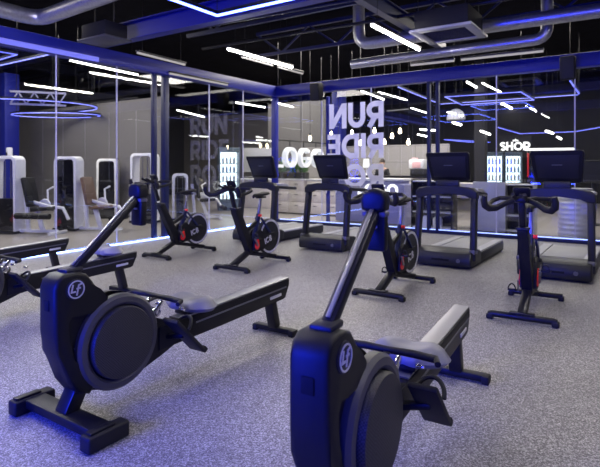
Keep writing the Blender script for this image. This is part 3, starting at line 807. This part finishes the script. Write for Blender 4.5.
def seat_set(t, x0, s=1, pad='rub', lever=True, bench=False):
    # seat frame, seat, backrest, lever arm with roller pad; s = direction away from the tower
    fr = MB()
    fr.bar((x0*s, 0, .06), ((x0+.90)*s, 0, .06), .07, .07, .01)
    fr.box(((x0+.90)*s, 0, .03), (.08, .6, .06), (0, 0, 0), .01)
    fr.bar(((x0+.55)*s, 0, .06), ((x0+.40)*s, 0, .52), .08, .10, .02)
    fr.bar(((x0+.20)*s, 0, .06), ((x0+.12)*s, 0, 1.0), .08, .09, .02)
    fr.bar(((x0+.12)*s, 0, .75), ((x0+.75)*s, .0, .58), .06, .07, .015)
    fr.done('seat_frame', 'white', t)
    MB().box(((x0+.55)*s, 0, .55), (.42, .36, .08), (0, -.08*s, 0), .03).done('seat', pad, t)
    MB().box(((x0+.24)*s, 0, .92), (.09, .40, .66), (0, -.22*s, 0), .035).done('backrest', pad, t)
    if lever:
        lv = MB().tube([((x0+.45)*s, .26, .60), ((x0+.85)*s, .27, .55), ((x0+1.0)*s, .24, .30)], .035, 10).done('lever_arm', 'white', t)
        MB().tube([((x0+.15)*s, -.36, .42), ((x0+.95)*s, -.36, .42)] if bench else [((x0+1.0)*s, .32, .32), ((x0+1.0)*s, -.30, .32)], .065, 14).done('roller_pad', 'rub', lv)
        MB().lathe([(.13, -.03), (.14, 0), (.13, .03)], ((x0+.42)*s, .24, .62), 'y', 20).done('pivot_cover', 'white', lv)
        MB().tube([((x0+.5)*s, .24, .7), ((x0+.42)*s, .34, .95), ((x0+.55)*s, .36, 1.02)], .022, 8).done('hand_grip', 'white', t)
GM = 'white weight machines behind the left glass'
def machine(label, px, py, w, d, h, rz, side=0, closed=True, pad='rub', mate=None):
    t = thing('weight_machine', label, 'weight machine', floor_at(px, py), rz, GM)
    tower(t, w, d, h, closed)
    if side: seat_set(t, w/2, side, pad, True, mate)
    return t
machine('white weight machine at the left frame edge with black roller pads and open weight tower', 8, 233, .62, .34, 1.72, -.15, 1, False, 'rub', True)
machine('white weight machine with tall dark shrouded tower, second from left, brown pads at its right', 69, 230, .58, .30, 1.72, -.22, 1, True, 'wood')
machine('narrow white weight tower against the grey wall, third from the left', 108, 218, .56, .34, 1.72, .1)
machine('white weight machine tower with an open middle, behind the leftmost bike handlebars', 145, 222.5, .66, .36, 1.84, -.25, 0, False)
t = machine('white weight machine with curved arms, behind the leftmost spin bike, right of the posts', 180, 220, .42, .3, 1.3, .3, 1, False)
t = thing('wall_dispenser', 'small white dispenser on the blue column at left', 'dispenser', W(-7.98, 3.0, 1.78), RZV)
MB().box((0, 0, .15), (.12, .17, .30), (0, 0, 0), .03).done('case', 'white', t)
MB().box((.02, -.09, .10), (.07, .015, .10), (0, 0, 0), .004).done('spout', 'steel', t)

# hall tube lights seen through the glass, (pixel ends, height)
GT2 = 'white tube lights beyond the glass'
def ht(label, a, b, z, mat='halltube', r=.02):
    A = at(a[0], a[1], 514*(z-EYE)/(168-a[1])); B = at(b[0], b[1], 514*(z-EYE)/(168-b[1]))
    tube_light(label, A, B, GT2, mat, True, r)
ht('upper white tube light through the left glass near the second joint', (70, 60.5), (138, 75), 4.1)
ht('short white tube light through the left glass right of the double posts', (177, 110), (204, 117), 4.0, 'halltube', .017)
ht('white glowing tube standing for a reflection in the left glass, left of the corner post', (236, 102.5), (265, 107.5), 4.0)  # mirrored tube in the left glass, built as a lit tube beyond
ht('white tube light through the right glass, just right of the corner post', (277, 103), (309, 111), 4.0)
ht('white tube light through the right glass above the reversed word RUN', (361, 91), (384, 99.5), 4.1)
ht('faint tube light left of the right double post', (387, 111), (409, 109), 4.0, 'tubedim')
ht('short white tube light left of the right double post', (411, 108), (427, 113), 4.0, 'halltube', .017)
ht('bright tube light through the right glass left of the LED rectangle', (467, 82), (483, 91), 4.1, 'halltube', .026)
ht('tube light under the LED rectangle through the right glass', (502, 103.5), (513, 109), 4.1, 'halltube', .045)
ht('short tube light above the dome lamp', (453, 122.5), (461, 125), 2.55, 'halltube', .026)
ht('short tube light right of the dome lamp', (481, 131), (490, 134.5), 2.55, 'halltube', .026)
ht('pair-left tube light right of the shop sign', (546, 131), (553, 133.5), 2.55, 'halltube', .026)
ht('pair-right tube light right of the shop sign', (557, 137), (561, 139), 2.55, 'halltube', .026)
ht('faint tube light beside the bulbs at the right double post', (420, 129.5), (435, 130.5), 2.55, 'halltube', .02)
ht('small tube light below it, left of the right double post', (418, 134.5), (427, 136.5), 2.55, 'halltube', .02)

# ------------------------------------------------------------------ reception behind the right glass
def bulb(px, py, Y, label):
    P = at(px, py, Y)
    t = thing('pendant_bulb', label, 'pendant light', P, 0, 'bare pendant bulbs over the bar')
    MB().lathe([(.012, -.06), (.036, -.045), (.048, -.01), (.044, .02), (.028, .06), (.02, .10)], (0, 0, 0), 'z', 16).done('bulb', 'bulb', t)
    MB().lathe([(.028, .095), (.03, .12), (.026, .18), (.008, .19)], (0, 0, 0), 'z', 12).done('socket', 'steel', t)
    MB().tube([(0, 0, .185), (0, 0, ZC-P.z)], .006, 5).done('cord', 'steel', t)
for px, py, Y, l in ((331, 134.5, 16, 'glowing bare bulb farthest left, beside the letter E'), (352, 133, 15.5, 'glowing bare bulb inside the reversed word RIDE, left of its I'), (338.5, 143, 14.5, 'low glowing bare bulb behind the reversed letter D'),
                  (360.5, 143.5, 14.5, 'low glowing bare bulb just right of the reversed letter I'), (374.5, 131, 16, 'glowing bare bulb behind the reversed letter R of RIDE'), (384.5, 142.5, 14.5, 'low glowing bare bulb right of the reversed letter R'),
                  (392, 136.5, 15.2, 'glowing bare bulb in the middle of the right-hand group'), (400, 131.5, 15.4, 'glowing bare bulb highest of the right-hand group'), (408.5, 142.5, 13.5, 'low glowing bare bulb farthest right by the double post'),
                  (310, 139, 15.5, 'glowing bare bulb left of the reversed lettering')):
    bulb(px, py, Y, l)

# reception desk with LOGO on its front
DK = W(2.28, -1.25)
t = thing('reception_desk', 'pale reception desk with white LOGO letters behind the glass', 'reception desk', DK, RZV)
MB().box((0, 0, .57), (1.9, .60, 1.10), (0, 0, 0), .03).done('body', 'desk', t)
MB().box((0, 0, 1.15), (2.0, .70, .06), (0, 0, 0), .015).done('worktop', 'white', t)
m = MB(); write(m, 'LOGO', .30, lambda x, y, d: (x-.25, -.302-d, y+.74), .02); m.done('logo_letters', 'sign', t)
MB().box((1.02, -.05, .52), (.16, .8, 1.04), (0, 0, 0), .01).done('end_panel', 'desk', t)
t = thing('counter_cabinet', 'dark bar counter cabinet behind the reception desk', 'counter', W(2.15, -3.4), RZV)
MB().box((0, 0, .58), (2.6, .6, 1.16), (0, 0, 0), .01).done('body', 'cream', t)
MB().box((0, 0, 1.19), (2.7, .68, .06), (0, 0, 0), .01).done('worktop', 'steel', t)
MB().box((.9, 0, 1.32), (.9, .55, .2), (0, 0, 0), .02).done('glass_display', 'satin', t)
t = thing('coffee_machine', 'pale appliance with pink card on the bar counter', 'coffee machine', W(2.75, -3.4, 1.42), RZV)
MB().box((0, 0, .14), (.45, .38, .28), (0, 0, 0), .03).done('housing', 'white', t)
MB().box((.02, -.2, .12), (.26, .02, .18), (0, 0, 0), .004).done('front_card', 'pink', t)
MB().box((-.1, 0, .30), (.16, .16, .06), (0, 0, 0), .02).done('hopper', 'pink', t)
t = thing('table_lamp', 'pale glowing table lamp on the counter behind the letter R', 'lamp', W(1.05, -3.4, 1.222), 0)
MB().lathe([(.07, 0), (.07, .02), (.015, .03), (.015, .26)], (0, 0, 0), 'z', 16).done('lamp_base', 'white', t)
MB().lathe([(.12, .24), (.09, .52), (.085, .52), (.115, .24)], (0, 0, 0), 'z', 20).done('lamp_shade', 'signl', t)

# cream drawer cabinets and planters
def cabinet(label, loc, n):
    t = thing('drawer_cabinet', label, 'cabinet', loc, RZV, 'cream drawer cabinets')
    wd = .62*n
    MB().box((0, 0, .55), (wd, .45, 1.02), (0, 0, 0), .006).done('carcass', 'cream', t)
    MB().box((0, 0, 1.085), (wd+.04, .50, .05), (0, 0, 0), .008).done('worktop', 'trimw', t)
    MB().box((0, 0, .02), (wd-.04, .38, .04)).done('plinth', 'steel', t)
    for i in range(n):
        for j in range(3):
            x, z = -wd/2+.62*(i+.5), .22+.335*j
            dr = MB().box((x, -.232, z), (.60, .016, .315), (0, 0, 0), .004).done('drawer', 'cream', t)
            MB().box((x, -.247, z+.06), (.12, .016, .018), (0, 0, 0), .004).done('handle', 'steel', dr)
    return t
cabinet('cream drawer cabinet under the planters, behind the second treadmill', W(-1.05, -2.35), 2)
cabinet('cream drawer cabinet right of the planters, seen through the second treadmill frame', W(.26, -2.35), 2)
cabinet('cream drawer cabinet at the right of the row, half hidden by the second treadmill', W(1.57, -2.35), 2)
def planter(label, loc, sd):
    rnd = random.Random(sd)
    t = thing('planter', label, 'potted plant', loc, RZV, 'planters on the cream cabinets')
    MB().box((0, 0, .10), (.30, .22, .20), (0, 0, 0), .015).done('pot', 'pot', t)
    m = MB()
    for i in range(60):
        a, el, L = rnd.uniform(0, 2*PI), rnd.uniform(.7, 1.5), rnd.uniform(.28, .58)
        d_ = Vector((math.cos(a)*math.cos(el), math.sin(a)*math.cos(el), math.sin(el)))
        b = Vector((rnd.uniform(-.12, .12), rnd.uniform(-.08, .08), .19)); s_ = d_.cross(Vector((0, 0, 1))).normalized()*rnd.uniform(.02, .04)
        p1 = b+d_*L*.5; p2 = b+d_*L+Vector((0, 0, -.07))
        for q in (p1, p2): q.x = max(-.165, min(.165, q.x)); q.y = max(-.165, min(.165, q.y))
        n_ = Vector((0, 0, .008))
        v = [m.bm.verts.new(q) for q in (b, p1+s_, p2, p1-s_)]
        m.bm.faces.new(v)
        v = [m.bm.verts.new(q) for q in (b-n_, p1-s_-n_, p2-n_, p1+s_-n_)]
        m.bm.faces.new(v)
    m.done('foliage', 'leaf', t)
for i, (p, l) in enumerate(((-1.42, 'bushy green plant in a dark pot, left of three on the cabinet'), (-1.03, 'bushy green plant in a dark pot, middle of three on the cabinet'), (-.62, 'bushy green plant in a dark pot, right of three on the cabinet'))):
    planter(l, W(p, -2.33, 1.11), i)

# hanging backlit sign: deep letters OGO on a rail
P = at(276, 168, 14.2); P.z = 1.44
t = thing('hanging_sign', 'white hanging LOGO letters above the planters near the glass corner', 'sign', P, RZ)
m = MB()
wl = write(m, 'LOGO', .635, lambda x, y, d: (x, d, y), .16, 1.12, .14)
m.done('sign_letters', 'signl', t)
MB().tube([(-.1, .08, .80), (wl+.1, .08, .80)], .022, 10).done('rail', 'steel', t)
m = MB()
for x in (.2, wl/2, wl-.2): m.tube([(x, .08, .80), (x, .08, ZC-1.44)], .01, 6)
m.done('hangers', 'steel', t)
m = MB()
for x in (.07, .78, 1.5, 2.2): m.box((x, .08, .715), (.02, .02, .17))
m.done('letter_straps', 'steel', t)

# shelving and panels behind the third treadmill
def shelf_unit(label, loc, w, h, n, rz, mat='steel'):
    t = thing('shelf_unit', label, 'shelf', loc, rz)
    m = MB().box((0, .19, h/2), (w, .02, h)).done('back_panel', 'darkwall', t)
    for s in (-1, 1): MB().box((s*w/2, 0, h/2), (.03, .40, h), (0, 0, 0), .004).done('side_panel', mat, t)
    for i in range(n): MB().box((0, 0, .06+(h-.1)*i/(n-1)), (w-.04, .38, .03), (0, 0, 0), .004).done('shelf', 'trimw', t)
    return t
shelf_unit('dark shelf unit with pale shelves holding white jugs, behind the third treadmill', W(4.20, -.62), .95, 1.18, 4, RZV)
def jug(label, loc):
    t = thing('jug', label, 'jug', loc, 0, 'white jugs on the shelf')
    MB().lathe([(.10, 0), (.112, .03), (.112, .17), (.09, .215), (.045, .24), (.045, .255)], (0, 0, 0), 'z', 18).done('body', 'white', t)
    MB().lathe([(.05, .255), (.05, .29), (.04, .30)], (0, 0, 0), 'z', 14).done('cap', 'steel', t)
jug('white jug with dark cap on the bottom shelf, left of two', W(4.02, -.58, .075))
jug('white jug with dark cap on the bottom shelf, right of two', W(4.30, -.58, .075))
t = thing('display_table', 'cream display table right of the shelf of jugs, seen through the third treadmill', 'table', W(4.62, -1.45), RZV)
MB().box((0, 0, .76), (1.0, .6, .06), (0, 0, 0), .01).done('tabletop', 'cream', t)
for a in (-1, 1):
    for b in (-1, 1): MB().box((a*.44, b*.25, .365), (.05, .05, .73)).done('leg', 'trimw', t)
tag(MB().box((0, 0, .15), (.7, .45, .3), (0, 0, 0), .03).done('display_box', 'cream', None, W(4.62, -1.45, .79), RZV), 'cream box on the display table behind the third treadmill', 'box')
t = thing('partition_panel', 'pale grey retail stand with a flat end panel, right of the third treadmill', 'stand', W(5.42, -.75), RZV)
MB().box((0, 0, .57), (.70, .04, 1.14), (0, 0, 0), .008).done('end_panel', 'deckgrey', t)
MB().box((0, .0, .02), (.74, .3, .04), (0, 0, 0), .006).done('base', 'steel', t)
shelf_unit('grey shelf unit with pale shelves, between the flat end panel and the right bike', W(6.02, -1.0), .62, 1.12, 4, RZV, 'deckgrey')
# steel drum
t = thing('steel_drum', 'ribbed silver steel drum on the hall floor behind the rightmost treadmill', 'drum', Vector((5.86, 10.95, 0)), 0)
pr = [(.31, 0), (.33, .01)]
for i in range(9):
    z = .04+.105*i; pr += [(.322, z), (.335, z+.025), (.335, z+.05), (.322, z+.075)]
pr += [(.335, 1.0), (.33, 1.015)]
MB().lathe(pr, (0, 0, 0), 'z', 40).done('shell', 'drum', t)
MB().lathe([(.32, 1.0), (.32, 1.018), (.05, 1.02)], (0, 0, 0), 'z', 40).done('lid', 'alu', t)
# lit fridges
def fridge(label, loc, rz, w=.62, h=2.05, group='lit drink fridges under the shop sign'):
    t = thing('display_fridge', label, 'fridge', loc, rz, group)
    b = MB()
    b.box((0, .30, h/2), (w, .03, h)); b.box((-w/2+.02, 0, h/2), (.04, .6, h), (0, 0, 0), .006); b.box((w/2-.02, 0, h/2), (.04, .6, h), (0, 0, 0), .006)
    b.box((0, 0, h-.06), (w, .6, .12), (0, 0, 0), .006); b.box((0, 0, .15), (w, .6, .3), (0, 0, 0), .006)
    b.done('cabinet', 'fridge', t)
    MB().box((0, .26, h/2+.1), (w-.1, .01, h-.5)).done('back_light', 'frlight', t)
    for i in range(5): MB().box((0, .03, .36+.31*i), (w-.09, .44, .018)).done('shelf', 'steel', t)
    dr = MB()
    for s in (-1, 1): dr.box((s*(w/2-.03), -.315, h/2+.1), (.05, .03, h-.4), (0, 0, 0), .006); dr.box((0, -.315, h/2+.1+s*(h/2-.22)), (w-.1, .03, .05), (0, 0, 0), .006)
    d_ = dr.done('door', 'fridge', t)
    MB().box((w/2-.10, -.345, 1.1), (.02, .03, .4), (0, 0, 0), .006).done('handle', 'chrome', d_)
    MB().box((0, -.312, h/2+.1), (w-.12, .006, h-.46)).done('door_pane', 'fglass', d_)
    return t
F1 = at(494.5, 168, 19.5); F1.z = 0
F2 = at(513, 168, 19.5); F2.z = 0
rf = math.atan2(-.35, .94)
fridge('lit drink fridge under the shop sign, left of the pair', F1, rf)
fridge('lit drink fridge under the shop sign, right of the pair', F2, rf)
F3 = at(228.5, 168, 17.8); F3.z = 0
fridge('lit display fridge seen through the left glass, left of the leftmost treadmill', F3, .25, .72, 2.15, 'lit display fridges')
# bottles: one built, the rest copied
bt = MB().lathe([(.034, 0), (.036, .02), (.036, .15), (.014, .2), (.014, .24)], (0, 0, 0), 'z', 10).done('drink_bottle', 'bottlew')
bb = MB().lathe([(.034, 0), (.036, .02), (.036, .15), (.014, .2), (.014, .24)], (0, 0, 0), 'z', 10).done('drink_bottle', 'bottleb')
first = {id(bt): True, id(bb): True}
nm = ['lowest', 'second lowest', 'middle', 'fourth', 'top']
for F, rz, who in ((F1, rf, 'left fridge under the shop sign'), (F2, rf, 'right fridge under the shop sign'), (F3, .25, 'fridge seen through the left glass')):
    for i in range(5):
        src = bt if (i % 2 == 0) else bb
        for j in range(4):
            o = src if first.pop(id(src), None) else src.copy()
            if not o.users_collection: COL.objects.link(o)
            x = -.19+.125*j; y = -.05
            o.location = F+Vector((x*math.cos(rz)-y*math.sin(rz), x*math.sin(rz)+y*math.cos(rz), .371+.31*i))
            tag(o, ('pale' if i % 2 == 0 else 'blue')+' drink bottle on the '+nm[i]+' shelf of the '+who, 'bottle', 'drink bottles on the '+nm[i]+' shelf of the '+who)
# shop sign
P = at(500, 150.5, 20.6)
t = thing('shop_sign', 'white SHOP letters above the lit fridges', 'sign', P, rf)
m = MB(); write(m, 'SHOP', .33, lambda x, y, d: (x, -d, y), .05); m.done('sign_letters', 'sign', t)
m = MB(); m.prism([(.46, .36), (.68, .36), (.66, .42), (.60, .40), (.57, .47), (.54, .40), (.48, .42)], -.04, 0, .003); m.done('sign_crest', 'sign', t)
m = MB()
for i in range(4): m.box((.22+.15*i, -.02, -.16), (.08, .03, .07))
m.done('small_marks', 'sign', t)
m = MB().box((.5, .06, .16), (1.3, .03, .9)).done('backboard', 'darkwall', t)
MB().box((.5, .06, -P.z/2-.15), (.12, .03, P.z-.3)).done('post', 'steel', t)
Q = at(549, 168, 19.0); Q.z = 0
t = thing('shop_kiosk', 'dark shop kiosk with a long pale lit top edge, right of the fridges', 'kiosk', Q, rf)
MB().box((0, .2, 1.05), (1.5, .6, 2.1), (0, 0, 0), .02).done('body', 'screen', t)
MB().box((0, -.12, 2.14), (1.62, .1, .08), (0, 0, 0), .01).done('light_edge', 'sign', t)
MB().box((-.72, -.12, 1.55), (.06, .06, .9), (0, 0, 0), .01).done('red_side_panel', 'red', t)
Q = at(594, 168, 13.0); Q.z = 0
t = thing('info_screen', 'dark information screen on a post at the right edge', 'screen', Q, rf)
MB().box((0, 0, 1.36), (.62, .08, .58), (0, 0, 0), .015).done('casing', 'black', t)
MB().box((0, -.045, 1.36), (.54, .01, .48)).done('display', 'satin', t)
MB().box((0, .02, .54), (.10, .06, 1.08), (0, 0, 0), .01).done('post', 'steel', t)
MB().box((0, .02, .02), (.4, .35, .04), (0, 0, 0), .01).done('base', 'steel', t)
# dome lamp
P = at(456, 117, 17.5)
t = thing('dome_lamp', 'large pale dome pendant lamp through the right glass', 'pendant light', P, 0)
MB().lathe([(.30, -.10), (.31, -.06), (.29, .06), (.22, .18), (.12, .25), (.04, .28)], (0, 0, 0), 'z', 28).done('lamp_shade', 'white', t)
MB().lathe([(.26, -.09), (.26, -.06), (.02, -.05)], (0, 0, 0), 'z', 20).done('diffuser', 'signl', t)
MB().tube([(0, 0, .27), (0, 0, ZC-P.z)], .01, 6).done('cord', 'steel', t)
# pale panel and bits seen between the left glass joint and the corner
Q = at(256, 168, 19.0); Q.z = 0
t = thing('service_counter', 'pale lit service counter seen behind the leftmost treadmill', 'counter', Q, -.3)
MB().box((0, 0, .5), (1.3, .5, 1.0), (0, 0, 0), .02).done('body', 'cream', t)
MB().box((0, 0, 1.03), (1.4, .6, .06), (0, 0, 0), .01).done('worktop', 'white', t)
MB().box((0, .22, 1.75), (1.2, .05, .9), (0, 0, 0), .01).done('menu_board', 'trimw', t)

# ------------------------------------------------------------------ person behind the counter
def skin_mesh(name, verts, edges, radii, root, mat, parent, lv=2):
    me = bpy.data.meshes.new(name); me.from_pydata(verts, edges, [])
    o = bpy.data.objects.new(name, me); COL.objects.link(o)
    md = o.modifiers.new('Skin', 'SKIN'); md.use_smooth_shade = True
    for i, v in enumerate(me.skin_vertices[0].data):
        v.radius = (radii[i], radii[i]); v.use_root = (i == root)
    sb = o.modifiers.new('Sub', 'SUBSURF'); sb.levels = sb.render_levels = lv
    dg = bpy.context.evaluated_depsgraph_get(); dg.update()
    nm_ = bpy.data.meshes.new_from_object(o.evaluated_get(dg))
    o.modifiers.clear(); o.data = nm_; nm_.materials.clear(); nm_.materials.append(M[mat])
    for p_ in nm_.polygons: p_.use_smooth = True
    o.parent = parent
    return o
Q = W(1.22, -4.22)
t = thing('person', 'person with dark hair in black clothes standing behind the bar counter', 'person', Q, RZV)
V, E, R = [], [], []
def chain(pts, rad, start=None):
    prev = start
    for p, r in zip(pts, rad):
        V.append(p); R.append(r); i = len(V)-1
        if prev is not None: E.append((prev, i))
        prev = i
    return prev
pel = chain([(0, 0, .95)], [.13])
chest = chain([(0, 0, 1.12), (0, -.01, 1.28), (0, 0, 1.40)], [.125, .15, .10], pel)
chain([(0, -.01, 1.47), (0, -.02, 1.53), (0, -.03, 1.60), (0, -.025, 1.66)], [.052, .07, .085, .075], chest)
for s in (-1, 1):
    w_ = chain([(s*.17, 0, 1.385), (s*.24, -.02, 1.12), (s*.20, -.24, 1.06), (s*.18, -.32, 1.07)], [.06, .045, .036, .032], chest)
    for f in range(4): chain([(s*(.155+.018*f), -.37, 1.075-.004*f), (s*(.155+.018*f), -.41+.006*f, 1.06), (s*(.155+.018*f), -.425+.01*f, 1.035)], [.011, .0095, .008], w_)
    chain([(s*.135, -.345, 1.08), (s*.118, -.375, 1.07)], [.012, .009], w_)
    chain([(s*.10, 0, .86), (s*.11, -.02, .50), (s*.11, .02, .09), (s*.115, -.12, .04)], [.09, .062, .045, .04], pel)
skin_mesh('body', V, E, R, pel, 'skin', t)
V, E, R = [], [], []
pel = chain([(0, 0, .93)], [.14]); chest = chain([(0, 0, 1.12), (0, -.01, 1.28), (0, 0, 1.405)], [.137, .162, .108], pel)
for s in (-1, 1):
    chain([(s*.175, 0, 1.385), (s*.24, -.02, 1.14), (s*.225, -.10, 1.11)], [.07, .056, .05], chest)
    chain([(s*.10, 0, .86), (s*.11, -.02, .50), (s*.11, .02, .12)], [.10, .073, .058], pel)
skin_mesh('clothing', V, E, R, pel, 'cloth', t)['label'] = 'black top and trousers'
MB().ball((0, .0, 1.655), .098, (.92, 1.05, .95)).done('hair', 'hair', t)
f = MB()
f.ball((0, -.118, 1.585), .014, (.8, 1, 1.3))
for s in (-1, 1): f.ball((s*.088, -.02, 1.60), .02, (.5, 1, 1.4))
f.done('nose_and_ears', 'skin', t)
f = MB()
for s in (-1, 1): f.ball((s*.032, -.105, 1.612), .009)
f.box((0, -.104, 1.548), (.045, .012, .008))
f.done('eyes_and_mouth', 'hair', t)

# ------------------------------------------------------------------ unseen area lights added to brighten gym, hall, reception and shop
def area(name, loc, sx, sy, power, col, rz=RZV, rot=(0, 0)):
    l = bpy.data.lights.new(name, 'AREA'); l.shape = 'RECTANGLE'; l.size = sx; l.size_y = sy
    l.energy = power; l.color = col
    o = bpy.data.objects.new(name, l); COL.objects.link(o); o.location = loc; o.rotation_euler = (rot[0], rot[1], rz)
    return o
BLUE = (.012, .03, 1.)
area('blue_fill_light', W(5.15, QE-.25, 1.4), 1.9, 1.3, 470, BLUE, RZV, (PI/2, 0))  # blue fill added behind the camera to tint the machine fronts
area('blue_fill_light', W(9.3, QE-.25, 1.4), 2.1, 1.3, 130, BLUE, RZV, (PI/2, 0))
WARM = (1., .93, .85)
area('hall_fill', W(-4.5, 4.8, 4.96), 4, 3, 420, WARM)  # overhead fill added for the rooms beyond the glass
area('hall_fill', W(-4.5, 9.5, 4.96), 4, 3, 200, WARM)
area('hall_fill', W(-4, -4.5, 4.96), 4, 3, 260, WARM)
area('reception_fill', W(1.6, -1.6, 4.96), 4, 2.4, 420, WARM)
area('shop_fill', W(6.5, -2.6, 4.96), 4, 2.4, 260, WARM)
area('shop_fill', W(8, -8, 4.96), 5, 4, 130, WARM)

w = bpy.data.worlds.new('World'); S.world = w; w.use_nodes = True
w.node_tree.nodes['Background'].inputs['Color'].default_value = (.01, .011, .02, 1)
w.node_tree.nodes['Background'].inputs['Strength'].default_value = .3

cam = bpy.data.cameras.new('Camera'); co = bpy.data.objects.new('Camera', cam); COL.objects.link(co)
co.location = (0, 0, EYE); co.rotation_euler = (PI/2, 0, 0)
cam.sensor_width = 36; cam.lens = 514/600*36; cam.shift_y = -(233.5-168)/600
cam.dof.use_dof = True; cam.dof.focus_distance = 3.4; cam.dof.aperture_fstop = 4.0
S.camera = co
vs = S.view_settings
vs.view_transform = 'Standard'; vs.look = 'None'; vs.exposure = 0.25; vs.gamma = 1.0; vs.use_curve_mapping = False
S.cycles.use_denoising = True
S.cycles.max_bounces = 8; S.cycles.transparent_max_bounces = 16
S.cycles.sample_clamp_indirect = 4.0
